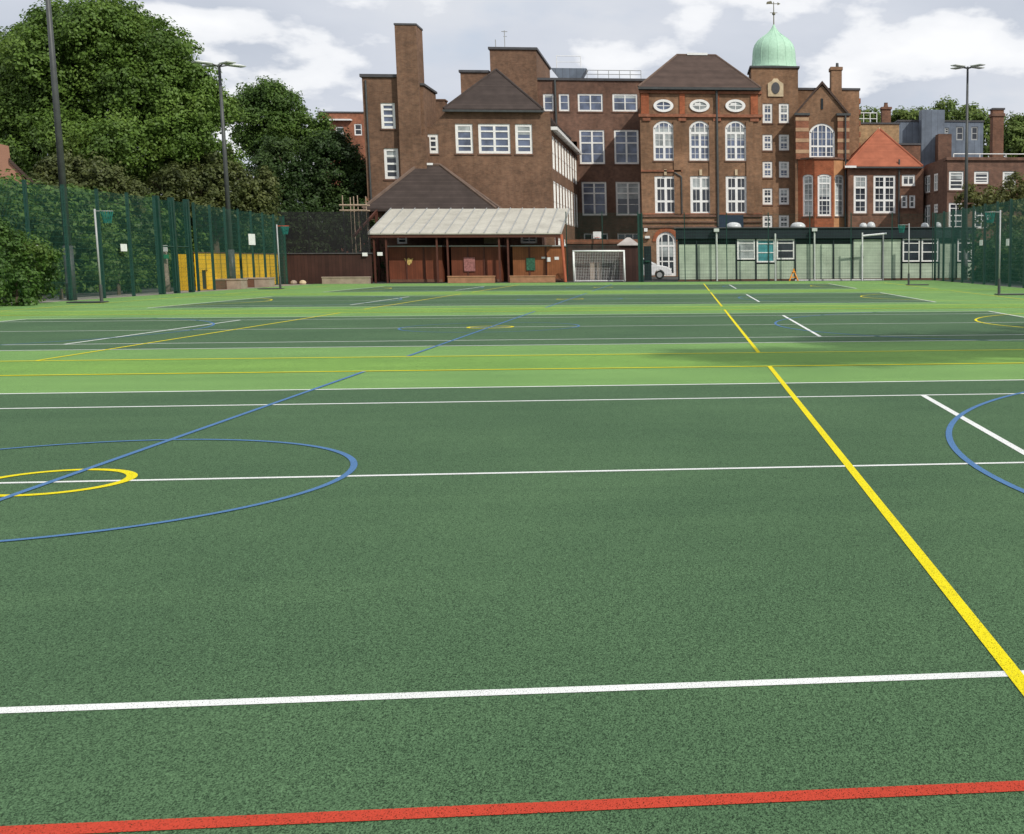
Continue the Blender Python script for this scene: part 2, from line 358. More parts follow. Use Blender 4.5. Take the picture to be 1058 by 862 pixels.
for i, cy in enumerate(CYS):
    sheet('dark_green_court', -11.885, 11.885, cy-5.485, cy+5.485, .0022, M['dark_court'])
    zw = .0042
    for s in (-1, 1):
        seg(wt, -11.91, cy+s*5.485, 11.91, cy+s*5.485, .06, zw) if not (i == 0 and s < 0) else None
        seg(wt, -11.86, cy+s*4.115, 11.86, cy+s*4.115, .055, zw)
        seg(wt, s*11.885, cy-5.51, s*11.885, cy+5.51, .06, zw+.0007)
        seg(wt, s*6.4, cy-4.09, s*6.4, cy+4.09, .06, zw+.0007)
        seg(yl, -15.275, cy+s*7.65, 15.275, cy+s*7.65, .07, .0056)
        seg(yl, s*5.085, cy-7.62, s*5.085, cy+7.62, .055, .0058)
        seg(yl, s*15.25, cy-7.62, s*15.25, cy+7.62, .05, .0058)
        arc(yl, s*15.25, cy, 4.9, PI/2 if s > 0 else -PI/2, 3*PI/2 if s > 0 else PI/2, .055, .0061)
        arc(bl, s*12.4, cy, 6.48, PI/2 if s > 0 else -PI/2, 3*PI/2 if s > 0 else PI/2, .05, .0067)
    seg(wt, -11.86, cy, 11.86, cy, .05, zw+.0004)
    arc(yl, 0, cy, .45, 0, 2*PI, .065, .0061, 64)
    arc(bl, 0, cy, 1.8, 0, 2*PI, .045, .0070, 128)
    seg(bl, 0, cy-7.6, 0, cy+7.6, .048, .0073)
seg(rd, -16.5, -4.97, 16.5, -4.97, .062, .0050)
for nme, mb, mt in (('white_court_lines', wt, 'white_line'), ('yellow_court_lines', yl, 'yellow_line'), ('blue_court_lines', bl, 'blue_line'), ('red_court_line', rd, 'red_line')):
    tag(mb.build(nme, M[mt]), kind='structure')

# ------------------------------------------------------------------ facade tools
def pxrect(P, x0, y0, x1, y1):
    m = (x0+x1)/2; n = (y0+y1)/2
    return P.hit(x0, n)[0], P.hit(x1, n)[0], P.hit(m, y1)[1], P.hit(m, y0)[1]
def facade(mb, P, a0, a1, z0, z1, holes, rev=.16):
    hs = [h[:4] for h in holes]
    As = sorted(set([a0, a1]+[v for h in hs for v in h[:2] if a0 < v < a1])); Zs = sorted(set([z0, z1]+[v for h in hs for v in h[2:4] if z0 < v < z1]))
    for i in range(len(As)-1):
        for j in range(len(Zs)-1):
            ca, cz = (As[i]+As[i+1])/2, (Zs[j]+Zs[j+1])/2
            if any(h[0] < ca < h[1] and h[2] < cz < h[3] for h in hs): continue
            mb.quad(P.pt(As[i], Zs[j]), P.pt(As[i+1], Zs[j]), P.pt(As[i+1], Zs[j+1]), P.pt(As[i], Zs[j+1]))
    for h in holes:
        b0, b1, c0, c1 = h[:4]; rise = h[4] if len(h) > 4 else 0
        mb.quad(P.pt(b0, c0), P.pt(b0, c0, -rev), P.pt(b0, c1, -rev), P.pt(b0, c1))
        mb.quad(P.pt(b1, c0, -rev), P.pt(b1, c0), P.pt(b1, c1), P.pt(b1, c1, -rev))
        mb.quad(P.pt(b0, c0), P.pt(b1, c0), P.pt(b1, c0, -rev), P.pt(b0, c0, -rev))
        if not rise: mb.quad(P.pt(b0, c1, -rev), P.pt(b1, c1, -rev), P.pt(b1, c1), P.pt(b0, c1))
        else:
            A = arch_pts(b0, b1, c1, rise)
            for (p, q), (r_, s_) in zip(A, A[1:]):
                mb.quad(P.pt(p, q), P.pt(r_, s_), P.pt(r_, c1), P.pt(p, c1))
                mb.quad(P.pt(p, q, -rev), P.pt(r_, s_, -rev), P.pt(r_, s_), P.pt(p, q))
def arch_pts(b0, b1, top, rise, n=14):
    w_ = (b1-b0)/2
    if rise >= w_*.98:
        return [((b0+b1)/2-w_*math.cos(PI*i/n), top-rise+rise*math.sin(PI*i/n)) for i in range(n+1)]
    rad = (w_*w_+rise*rise)/(2*rise); th = math.asin(w_/rad)
    return [((b0+b1)/2+rad*math.sin(-th+2*th*i/n), top-rad+rad*math.cos(-th+2*th*i/n)) for i in range(n+1)]
def window(par, P, r, vb=(), hb=(), arch=0, fr=.1, pane='glass', frame='white', sill=True, dp=-.13, name='window', spill=None):
    """vb / hb: (fraction, width, lo, hi) bars inside the frame"""
    a0, a1, z0, z1 = r[:4]; W, H = a1-a0, z1-z0
    f = MB(); d0, d1 = dp, dp+.07
    f.pbox(P, a0, a0+fr, z0, z1-arch, d0, d1); f.pbox(P, a1-fr, a1, z0, z1-arch, d0, d1); f.pbox(P, a0+fr, a1-fr, z0, z0+fr, d0, d1)
    if not arch: f.pbox(P, a0+fr, a1-fr, z1-fr, z1, d0, d1)
    else:
        A = arch_pts(a0, a1, z1, arch); B = arch_pts(a0+fr, a1-fr, z1-fr, arch-fr*.3 if arch < (a1-a0)*.49 else arch-fr)
        if len(A) == len(B):
            for k in range(len(A)-1): f.prism(P, [A[k], A[k+1], B[k+1], B[k]], d0, d1)
    def top_at(a):
        if not arch: return z1-fr*.5
        A = arch_pts(a0, a1, z1, arch)
        for (p, q), (r_, s_) in zip(A, A[1:]):
            if p <= a <= r_: return q+(s_-q)*(a-p)/max(1e-6, r_-p)-fr*.4
        return z1-arch
    for b in vb:
        c, wd = b[0], b[1]; lo = b[2] if len(b) > 2 else 0; hi = b[3] if len(b) > 3 else 1
        ac = a0+W*c; zt = min(z0+H*hi, top_at(ac)); 
        f.pbox(P, ac-wd/2, ac+wd/2, z0+H*lo+fr*.3*(lo == 0), zt, d0+.004, d1-.006+(.012 if wd > .07 else 0))
    for b in hb:
        c, wd = b[0], b[1]; lo = b[2] if len(b) > 2 else 0; hi = b[3] if len(b) > 3 else 1
        zc = z0+H*c; f.pbox(P, a0+W*lo+fr*.5, a0+W*hi-fr*.5, zc-wd/2, zc+wd/2, d0+.008, d1-.010+(.012 if wd > .07 else 0))
    o = f.build(name, M[frame], par)
    p = MB(); dd = dp+.03
    if arch:
        A = arch_pts(a0+.02, a1-.02, z1-.02, arch-.01); p.quad(*([P.pt(a0+.02, z0+.02, dd), P.pt(a1-.02, z0+.02, dd)]+[P.pt(a, z, dd) for a, z in reversed(A)]))
    else: p.quad(P.pt(a0+.02, z0+.02, dd), P.pt(a1-.02, z0+.02, dd), P.pt(a1-.02, z1-.02, dd), P.pt(a0+.02, z1-.02, dd))
    p.build('pane', M[pane], o)
    if fr > .13 and pane in ('glass', 'glass_blue') and W > .5 and random.random() < .4:
        hh = random.uniform(.15, .5)*H
        if arch: hh = max(hh, 0)
        zt = z1-arch-.02 if arch else z1-.03
        MB().quad(P.pt(a0+.03, zt-hh, dd+.006), P.pt(a1-.03, zt-hh, dd+.006), P.pt(a1-.03, zt, dd+.006), P.pt(a0+.03, zt, dd+.006)).build('blind', M['glass_pale'], o)
    if sill: MB().pbox(P, a0-.06, a1+.06, z0-.11, z0-.004, -.1, .06).build('sill', M['white' if sill == 'white' else ('brick_dark' if sill is True else sill)], o)
    return o
def grid(nc, nr, w_=.045): return [(i/nc, w_) for i in range(1, nc)], [(j/nr, w_) for j in range(1, nr)]
def shell(mb, P, a0, a1, z0, z1, depth, top=True, left=True, right=True):
    """side walls, back and lid behind a facade"""
    if left: mb.quad(P.pt(a0, z0, -depth), P.pt(a0, z0), P.pt(a0, z1), P.pt(a0, z1, -depth))
    if right: mb.quad(P.pt(a1, z0), P.pt(a1, z0, -depth), P.pt(a1, z1, -depth), P.pt(a1, z1))
    mb.quad(P.pt(a1, z0, -depth), P.pt(a0, z0, -depth), P.pt(a0, z1, -depth), P.pt(a1, z1, -depth))
    if top: mb.quad(P.pt(a0, z1), P.pt(a1, z1), P.pt(a1, z1, -depth), P.pt(a0, z1, -depth))
def hip_tiles(par, mat, x0, x1, y0, y1, z, r0, r1, zr, r_=.085):
    m_ = MB(); A, B = (*r0, zr), (*r1, zr); along = abs(r0[0]-r1[0]) >= abs(r0[1]-r1[1])
    ends = [(x0, y0, A), (x1, y0, B if along else A), (x1, y1, B), (x0, y1, A if along else B)]
    for x, y, e in ends: m_.tube((x, y, z), e, r_, n=6)
    if (Vector(A)-Vector(B)).length > .05: m_.tube(A, B, r_, n=6)
    return m_.build('ridge_tiles', M[mat], par)
def hip(mb, x0, x1, y0, y1, z, r0, r1, zr, th=.18):
    """hipped roof on a rectangle with a ridge from r0 to r1 at zr"""
    e = [(x0, y0), (x1, y0), (x1, y1), (x0, y1)]
    vs = [(a, b, z) for a, b in e]+[(a, b, z-th) for a, b in e]+[(*r0, zr), (*r1, zr)]
    same = (Vector(r0)-Vector(r1)).length < .01
    along_x = abs(r0[0]-r1[0]) >= abs(r0[1]-r1[1])
    if same: fs = [(0, 1, 8), (1, 2, 8), (2, 3, 8), (3, 0, 8)]
    elif along_x: fs = [(0, 1, 9, 8), (1, 2, 9), (2, 3, 8, 9), (3, 0, 8)]
    else: fs = [(0, 1, 8), (1, 2, 9, 8), (2, 3, 9), (3, 0, 8, 9)]
    fs += [(4, 5, 1, 0), (5, 6, 2, 1), (6, 7, 3, 2), (7, 4, 0, 3), (7, 6, 5, 4)]
    return mb.add(vs, fs)

# ================================================================== HALL WING (left, with tall chimney)
YH = 78; PH = front(YH)
hall = thing('hall_wing', 'brown brick school wing with pyramid roof and tall square chimney behind the cream shelter', 'building', (X(510, YH), YH, 0))
xl, xr = X(449, YH, 150), X(569.5, YH, 150)
ztop = Z(115.5, YH, 515)
W3 = [pxrect(PH, 470.5, 128, 488.6, 158.6), pxrect(PH, 494.3, 128, 527.2, 158.8), pxrect(PH, 532.4, 128.3, 550, 159)]
low = [pxrect(PH, 441.7, 138.6, 453, 158.6)]
xA = X(461, YH, 120); zA = Z(131, YH, 450); xB = X(446, YH, 131)
mb = MB(); facade(mb, PH, xA, xr, 0, ztop, W3); facade(mb, PH, xl-1.2, xA, 0, zA, low); mb.quad(PH.pt(xB, zA), PH.pt(xA, zA), PH.pt(xA, ztop))
mb.quad(PH.pt(xB, zA), PH.pt(xA, ztop), PH.pt(xA, ztop, -1), PH.pt(xB, zA, -1)); mb.quad(PH.pt(xl-1.2, zA), PH.pt(xB, zA), PH.pt(xB, zA, -1), PH.pt(xl-1.2, zA, -1))
mb.quad(PH.pt(xl-1.2, 0, -.5), PH.pt(xA, 0, -.5), PH.pt(xA, zA, -.5), PH.pt(xl-1.2, zA, -.5))
# long flank on the right, receding
dback = 99-YH
PF = Plane((xr, YH, 0), (0, 1, 0), (1, 0, 0))
zf = Z(134, YH, 569)
fl = []
bays = 9
for row, (za, zb) in enumerate(((Z(172, YH, 570)-.1, Z(139, YH, 570)), (Z(228, YH, 570), Z(186, YH, 570)), (.9, 2.9))):
    for k in range(bays):
        s0 = .7+k*(dback-1.2)/bays; fl.append((s0, s0+1.55, za, zb))
facade(mb, PF, 0, dback, 0, zf, fl, .12)
# ends/back of the flank and rear hall body
mb.quad((xA, YH+dback, 0), (xr, YH+dback, 0), (xr, YH+dback, ztop), (xA, YH+dback, ztop))
mb.quad((xr, YH+.5, zf), (xr, YH+dback, zf), (xr-1.2, YH+dback, zf), (xr-1.2, YH+.5, zf))
mb.quad((xr-1.2, YH+.5, zf), (xr-1.2, YH+dback, zf), (xr-1.2, YH+dback, ztop), (xr-1.2, YH+.5, ztop))
mb.quad((xA, YH, 0), (xA, YH+dback, 0), (xA, YH+dback, ztop), (xA, YH, ztop))
mb.quad((xA, YH+.4, ztop), (xr-1.2, YH+.4, ztop), (xr-1.2, YH+dback, ztop), (xA, YH+dback, ztop))
mb.build('wall', M['brick_hall'], hall)
for i, r in enumerate(W3):
    vb, hb = grid(2 if i == 1 else 1, 4, .05)
    hb = [(.25, .1), (.5, .1), (.75, .1)]
    if i == 1: vb = [(.5, .16)]
    window(hall, PH, r, vb, hb, fr=.17, pane='glass_blue')
window(hall, PH, low[0], [], [(.33, .12), (.66, .12)], fr=.2, pane='glass')
for r in fl: window(hall, PF, r, [(.5, .08)], [(.5, .07)], fr=.12, pane='blind', dp=-.09, sill=False)
ex0, ex1 = X(459, YH, 114), X(561.5, YH, 114)
hw = (ex1-ex0)/2; apx = X(512.7, YH+hw, 72); apz = Z(72, YH+hw, 512.7)
hip(MB(), ex0, ex1, YH-.25, YH+dback-.5, ztop+.16, (apx, YH+hw), (apx, YH+dback-4), apz).build('roof', M['tile_dark'], hall)
hip_tiles(hall, 'ridge_dark', ex0, ex1, YH-.25, YH+dback-.5, ztop+.16, (apx, YH+hw), (apx, YH+dback-4), apz)
MB().box(ex0-.05, ex1+.05, YH-.37, YH-.255, ztop-.06, ztop+.08).build('gutter', M['dark_metal'], hall)
mb = MB(); mb.box(xr-1.0, xr+.42, YH+.2, YH+dback-.4, zf+.003, zf+.22); mb.build('eaves', M['white_metal'], hall)
# raking parapet to the left of the pyramid roof
zq = Z(133, YH, 447)
# chimney tower block
YT = 77.2; PT = front(YT)
tx0, tx1 = X(374, YT, 85), X(437.5, YT, 100)
tz = Z(80, YT, 390); tz2 = Z(88.5, YT, 437)
TW = [pxrect(PT, 393.6, 106.4, 408.3, 133), pxrect(PT, 397, 153.4, 411.8, 185)]
cx0, cx1 = X(411.5, YT, 80), X(433.5, YT, 80); cz = Z(27.5, YT, 422)
mb = MB(); facade(mb, PT, tx0, cx0+.2, 0, tz, TW); mb.quad(PT.pt(cx0+.2, 0), PT.pt(tx1, 0), PT.pt(tx1, tz2), PT.pt(cx0+.2, tz2))
mb.quad((tx1, YT, 0), (tx1, 81.4, 0), (tx1, 81.4, tz2), (tx1, YT, tz2)); mb.quad((tx0, 81.4, 0), (tx0, YT, 0), (tx0, YT, tz), (tx0, 81.4, tz))
mb.quad((tx0, YT, tz), (cx0+.2, YT, tz), (cx0+.2, 81.4, tz), (tx0, 81.4, tz)); mb.quad((cx0+.2, YT, tz2), (tx1, YT, tz2), (tx1, 81.4, tz2), (cx0+.2, 81.4, tz2))
mb.quad((tx1, 81.4, 0), (tx0, 81.4, 0), (tx0, 81.4, tz), (tx1, 81.4, tz2)); mb.quad((cx0+.2, YT, tz2), (cx0+.2, 81.4, tz2), (cx0+.2, 81.4, tz), (cx0+.2, YT, tz))
mb.build('tower_wall', M['brick_hall'], hall)
MB().box(tx0-.12, cx0-.003, YT-.12, 81.5, tz+.003, tz+.2).build('coping', M['lead'], hall)
MB().box(cx1+.02, tx1+.1, YT-.1, 81.5, tz2+.003, tz2+.15).build('coping', M['lead'], hall)
for r in TW: window(hall, PT, r, [], [(.25, .11), (.5, .13), (.75, .11)], fr=.17, pane='glass_blue' if r is TW[0] else 'glass')
mb = MB(); zc2 = Z(150, YT, 425)
y0, y1 = YT-.45, YT+1.5
mb.box(cx0, cx1, y0, y1, zc2, cz); mb.box(cx0-.02, cx1+.3, y0+.003, y1, 0, zc2+.6)
ch = mb.build('chimney', M['brick_hall'], hall)
MB().box(cx0-.04, cx1+.04, y0-.04, y1+.04, cz+.003, cz+.12).build('cap', M['lead'], ch)
mb = MB(); qx0, qx1 = X(450.5, 86, 110), X(459.5, 86, 110); mb.box(qx0, qx1, 86, 87, 8, Z(104, 86, 455)); mb.box(qx0-.06, qx1+.06, 85.94, 87.06, Z(104, 86, 455), Z(102.5, 86, 455))
mb.build('chimney', M['brick_hall'], hall)
MB().tube((tx0+.25, YT-.08, 0), (tx0+.25, YT-.08, tz-.2), .06).build('drainpipe', M['dark_metal'], hall)

# ================================================================== LOW HIPPED BUILDING behind the shelter
YB = 74.6; PB = front(YB)
lowb = thing('hipped_store_building', 'low brick building with broad brown hipped roof against the hall wall', 'building', (X(440, YB), YB, 0))
bx0, bx1 = X(381, YB, 217), X(509, YB, 217); bz = Z(219, YB, 440)
LW = [pxrect(PB, 410, 242.5, 420.5, 252), pxrect(PB, 538, 243, 555, 251.5)]
mb = MB(); facade(mb, PB, bx0, X(560, YB, 250), 0, bz, LW); shell(mb, PB, bx0, X(560, YB, 250), 0, bz, 2.5); mb.build('wall', M['brick_dark'], lowb)
for r in LW: window(lowb, PB, r, [(.5, .05)] if r is LW[1] else [], [(.5, .06)], fr=.12)
YR = 77.0
hip(MB(), bx0-.3, bx1+.3, YB-.4, YH-.003 if False else 77.15, bz+.2, (X(432, YR, 170), YR), (X(454.5, YR, 170), YR), Z(170.5, YR, 443)).build('roof', M['tile_dark'], lowb)
hip_tiles(lowb, 'ridge_pale', bx0-.3, bx1+.3, YB-.4, 77.15, bz+.2, (X(432, YR, 170), YR), (X(454.5, YR, 170), YR), Z(170.5, YR, 443), .11)
MB().box(X(432, YR, 170)-.1, X(447.5, YR, 170), YR-.12, YR+.1, Z(170.5, YR, 443)-.02, Z(170.5, YR, 443)+.12).build('ridge_flashing', M['white_metal'], lowb)
MB().pbox(PB, *pxrect(PB, 500, 243, 516.5, 252), .004, .05).build('notice_panel', M['hut_tan'], lowb)

# ================================================================== SHELTER
YS, YS2 = 68.0, 74.3
sh = thing('playground_shelter', 'long open shelter with sloping cream sheet roof on brown posts', 'shelter', (X(480, YS), YS, 0))
sx0, sx1 = X(379.5, YS, 240), X(580, YS, 240); s0z, s1z = Z(241, YS, 480), Z(215.5, YS2, 490)
mb = MB(); n = 15; th = .07
P0, P1 = (sx0, YS, s0z), (sx1, YS, s0z)
mb.add([(sx0, YS, s0z), (sx1, YS, s0z), (sx1, YS2, s1z), (sx0, YS2, s1z), (sx0, YS, s0z-th), (sx1, YS, s0z-th), (sx1, YS2, s1z-th), (sx0, YS2, s1z-th)],
       [(0, 1, 2, 3), (7, 6, 5, 4), (4, 5, 1, 0), (5, 6, 2, 1), (6, 7, 3, 2), (7, 4, 0, 3)])
ro_ = mb.build('roof', M['canopy'], sh); mb = MB()
for k in range(n+1):
    x = sx0+.02+(sx1-sx0-.06)*k/n
    mb.add([(x-.03, YS-.02, s0z+.003), (x+.03, YS-.02, s0z+.003), (x+.03, YS2, s1z+.003), (x-.03, YS2, s1z+.003), (x-.02, YS-.02, s0z+.06), (x+.02, YS-.02, s0z+.06), (x+.02, YS2, s1z+.06), (x-.02, YS2, s1z+.06)],
           [(4, 5, 6, 7), (0, 1, 5, 4), (1, 2, 6, 5), (3, 0, 4, 7), (2, 3, 7, 6)])
mb.build('sheet_seams', M['grey_metal'], ro_)
MB().box(sx0+.02, sx1-.02, YS+.06, YS+.16, s0z-.26, s0z-.075).build('front_beam', M['post_brown'], sh)
for px in (386, 398.5, 451, 462, 515.5, 524.5):
    x = X(px, YS, 265); MB().box(x-.05, x+.05, YS+.18, YS+.28, 0, s0z-.02).build('post', M['post_brown'], sh)
MB().tube((X(580, YS), YS+.1, s0z-.1), (X(583.5, YS), YS-.2, 0), .09, .09, 10).build('post', M['post_red'], sh)
for px in (392, 458, 521, 576):
    x = X(px, YS2, 260); MB().box(x-.08, x+.08, YS2-.4, YS2-.24, 0, s1z-.25).build('post', M['post_brown'], sh)
    MB().add([(x-.05, YS+.2, s0z-.25), (x+.05, YS+.2, s0z-.25), (x+.05, YS2-.2, s1z-.25), (x-.05, YS2-.2, s1z-.25), (x-.05, YS+.2, s0z-.09), (x+.05, YS+.2, s0z-.09), (x+.05, YS2-.2, s1z-.09), (x-.05, YS2-.2, s1z-.09)],
             [(3, 2, 1, 0), (4, 5, 6, 7), (0, 1, 5, 4), (1, 2, 6, 5), (2, 3, 7, 6), (3, 0, 4, 7)]).build('rafter', M['post_brown'], sh)
# timber bays under the shelter
YW = 69.2; PW = front(YW)
for (a, b, mt, lab) in ((402, 457, 'red_board', 'red brown timber storage bay with small yellow crest, under left of the shelter'),
                        (466.5, 518, 'red_board', 'red brown timber storage bay with pink poster, under middle of the shelter'),
                        (530, 582, 'orange_board', 'orange brown timber storage bay with green poster, under right of the shelter')):
    x0, x1 = X(a, YW, 272), X(b, YW, 272); zt = Z(255, YW, 480)
    t = thing('storage_bay', lab, 'wooden store', ((x0+x1)/2, YW, 0), 'timber bays under the shelter')
    mb = MB().box(x0, x1, YW, YW+3.2, .03, zt); mb.build('body', M[mt], t)
    MB().box(x0-.1, x1+.05, YW-.12, YW+3.3, zt+.004, zt+.07).build('lid', M['grey_metal'], t)
    MB().box(x0+.02, x1-.02, YW-.05, YW-.004, .02, .2).build('plinth', M['bench_dark'], t)
    for q in (.33, .66):
        xx = x0+(x1-x0)*q; MB().box(xx-.04, xx+.04, YW-.05, YW-.004, .22, zt-.02).build('batten', M['post_brown'], t)
    if a == 402:
        r = pxrect(PW, 418, 267, 427, 274); cm = MB(); c_ = ((r[0]+r[1])/2, (r[2]+r[3])/2)
        cm.prism(PW, [(c_[0]-.27, c_[1]+.22), (c_[0]-.12, c_[1]+.14), (c_[0], c_[1]+.24), (c_[0]+.12, c_[1]+.14), (c_[0]+.27, c_[1]+.22), (c_[0]+.15, c_[1]-.1), (c_[0], c_[1]-.22), (c_[0]-.15, c_[1]-.1)], .012, .03)
        cm.build('crest', M['crest'], t)
    elif b == 518: MB().pbox(PW, *pxrect(PW, 479.5, 266, 491, 280.5), .055, .075).build('poster', M['poster_pink'], t)
    else:
        MB().pbox(PW, *pxrect(PW, 544, 266.5, 553, 279.5), .055, .075).build('poster', M['poster_green'], t)
        for q in ((559.5, 265.5, 564.5, 267.3), (564.8, 266, 568.8, 270.5), (573, 265.5, 577.5, 268.5)):
            MB().pbox(PW, *pxrect(PW, *q), .01, .02).build('notice', M['paper'], t)

# benches
def bench(px0, px1, py1, Y, label, m1, m2=None, h=.42, split=0, dp=.5):
    x0, x1 = X(px0, Y, py1), X(px1, Y, py1)
    t = thing('timber_bench', label, 'bench', ((x0+x1)/2, Y, 0), 'low block benches along the court edge')
    xs = x0+(x1-x0)*split
    MB().box(x0-.03, x1+.03, Y-dp/2-.03, Y+dp/2+.03, h-.07, h).build('seat', M[m1], t, bevel=.01)
    MB().box(xs+.02 if split else x0, x1, Y-dp/2, Y+dp/2, 0, h-.074).build('base', M[m1], t)
    if split: MB().box(x0, xs, Y-dp/2, Y+dp/2, 0, h-.074).build('shaded_end_block', M[m2], t)  # dark left end: the end face's shade is put into the timber colour
bench(463.5, 511, 290, 67.2, 'low timber bench in front of the pink poster bay', 'bench_wood')
bench(527.5, 573.5, 290, 67.2, 'low timber bench in front of the green poster bay', 'bench_wood')
bench(334, 382, 291, 66.6, 'low timber bench by the dark brown wall left of the shelter', 'bench_pale')
bench(225, 252.5, 297, 54.8, 'low timber bench at the foot of the lamp mast by the yellow boards', 'bench_pale', 'bench_dark', .5, .45, .9)
bench(254.5, 281, 295, 58.6, 'low timber bench between lamp mast and netball post by the yellow boards', 'bench_pale', 'bench_dark', .5, .42, .9)

# ================================================================== REAR LINK BLOCK (in the shade)
YL = 99; PL = front(YL)
lk = thing('link_block', 'flat roofed dark brick school block with big pale windows, set back in shade', 'building', (X(600, YL), YL, 0))
lx0, lx1 = X(552, YL, 120), X(668, YL, 120); lz = Z(83.5, YL, 610)
LWn = [pxrect(PL, 561.2, 97, 572, 115), pxrect(PL, 577.5, 97, 588.3, 115), pxrect(PL, 597, 97, 622.8, 115.3), pxrect(PL, 632.8, 97, 658.6, 115.3)]
LWm = [pxrect(PL, 598.8, 134.3, 624.7, 169.6), pxrect(PL, 634.6, 134.3, 659.8, 169.6)]
LWl = [pxrect(PL, 601.3, 188, 626.7, 222.8), pxrect(PL, 636.3, 188, 661.2, 222.8)]
LWg = [pxrect(PL, 603.3, 241.3, 628, 249), pxrect(PL, 638, 241.3, 662, 251)]
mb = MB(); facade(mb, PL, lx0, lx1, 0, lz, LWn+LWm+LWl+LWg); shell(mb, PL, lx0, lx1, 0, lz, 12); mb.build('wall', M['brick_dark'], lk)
MB().box(lx0-.1, lx1+.1, YL-.12, YL+12.1, lz+.003, lz+.2).build('coping', M['lead'], lk)
for i, r in enumerate(LWn): window(lk, PL, r, [] if i < 2 else [(.5, .1)], [(.5, .04)], fr=.14, pane='glass_blue')
for r in LWm: window(lk, PL, r, [(.5, .15)], [(.62, .12), (.3, .04), (.82, .04)], fr=.15, pane='glass_blue')
for i, r in enumerate(LWl): window(lk, PL, r, [(.5, .15)], [(.66, .12), (.33, .05), (.84, .04)], fr=.15, pane='glass' if i else 'glass_blue')
for r in LWg: window(lk, PL, r, [(.33, .08), (.66, .08)], [], fr=.1, pane='glass')
MB().tube((X(575, YL-.1, 110), YL-.12, 4), (X(574, YL-.1, 110), YL-.12, lz), .09).build('drainpipe', M['dark_metal'], lk)
# roof top plant and railing
rr = MB(); rx0, rx1 = X(606, YL, 75), X(662, YL, 75); zr0, zr1 = lz+.2, Z(72, YL, 640)
for k in range(6):
    x = rx0+(rx1-rx0)*k/5; rr.tube((x, YL+.5, zr0), (x, YL+.5, zr1), .03, n=6)
for q in (1, .55): rr.tube((rx0, YL+.5, zr0+(zr1-zr0)*q), (rx1, YL+.5, zr0+(zr1-zr0)*q), .03, n=6)
rr.build('railing', M['grey_metal'], lk)
tx_0, tx_1 = X(569, YL+2, 75), X(606, YL+2, 75); zt0, zt1 = lz+.2, Z(70.5, YL+2, 588)
MB().prism(front(YL+2), [(tx_0+.9, zt0), (tx_1-.7, zt0), (tx_1, zt1), (tx_0, zt1)], 0, -1.8).build('roof_tank', M['clad_grey'], lk)
rr = MB(); fx0, fx1, fz = X(575, YL+2, 60), X(600, YL+2, 60), Z(58, YL+2, 590)
for q in (fx0, fx1): rr.tube((q, YL+2, zt1), (q, YL+2, fz), .03, n=6)
rr.tube((fx0, YL+2, fz), (fx1, YL+2, fz), .03, n=6); rr.tube((fx0, YL+2, (fz+zt1)/2), (fx1, YL+2, (fz+zt1)/2), .02, n=6)
rr.build('tank_frame', M['white_metal'], lk)
# taller stair block to the left
YU = 98.6; PU = front(YU)
st = thing('stair_block', 'tall plain brown brick block with an aerial rising behind the pyramid roof', 'building', (X(530, YU), YU, 0))
ux0, ux1 = X(506.5, YU, 70), X(554.3, YU, 70); uz = Z(51.5, YU, 530); vx0 = X(475.5, YU, 90); vz = Z(74.6, YU, 490)
MB().box(ux0, ux1, YU, 109.3, 0, uz).build('wall', M['brick_hall'], st)
MB().box(vx0, ux0-.003, YU+.3, 108, 0, vz).build('side_wall', M['brick_hall'], st)
MB().box(ux0-.12, ux1+.12, YU-.12, 109.4, uz+.003, uz+.2).build('coping', M['lead'], st)
MB().box(vx0-.12, ux0-.15, YU+.18, 108.1, vz+.003, vz+.2).build('coping', M['lead'], st)
MB().box(ux0, X(518, YU, 48), YU+.5, YU+2, uz+.2, Z(48, YU, 512)).build('parapet_raised', M['lead'], st)
a = MB(); ax, az_ = X(521.5, YU+1, 45), Z(31.5, YU+1, 521); a.tube((ax, YU+1, uz), (ax, YU+1, az_), .035, n=6)
a.tube((ax-.25, YU+1, az_-.1), (ax+.25, YU+1, az_-.1), .03, n=6); a.tube((ax-.1, YU+1, az_-.5), (ax+.2, YU+1, az_-.5), .02, n=6)
a.build('aerial', M['grey_metal'], st)
a = MB(); ax2 = X(512, YU+1, 45); a.tube((ax2, YU+1, uz), (ax2, YU+1, Z(41, YU+1, 512)), .04, n=6); a.build('aerial', M['grey_metal'], st)

# ================================================================== MAIN BLOCK
YM = 89; PM = front(YM)
mn = thing('main_school_block', 'three storey brown brick block with three arched windows under oval windows and hipped roof', 'building', (X(722, YM), YM, 0))
mx0, mx1 = X(661.8, YM, 150), X(787, YM, 150); mz = Z(93.5, YM, 722)
AW = [pxrect(PM, 675, 124.8, 697.2, 166)+(.55,), pxrect(PM, 712.2, 124.8, 734, 166)+(.55,), pxrect(PM, 749.3, 124.8, 771.2, 166)+(.55,)]
BW = [pxrect(PM, 676.6, 182, 699.2, 221.6), pxrect(PM, 713.3, 182, 735.4, 221.6), pxrect(PM, 750, 182, 771.8, 221.6)]
dr = pxrect(PM, 678.3, 239.5, 698.5, 277)
dr = (dr[0], dr[1], .05, dr[3], (dr[1]-dr[0])/2)
mb = MB(); facade(mb, PM, mx0, mx1, 0, mz, AW+BW+[dr]); shell(mb, PM, mx0, mx1, 0, mz, 11); mb.build('wall', M['brick'], mn)
zb = Z(234, YM, 720)
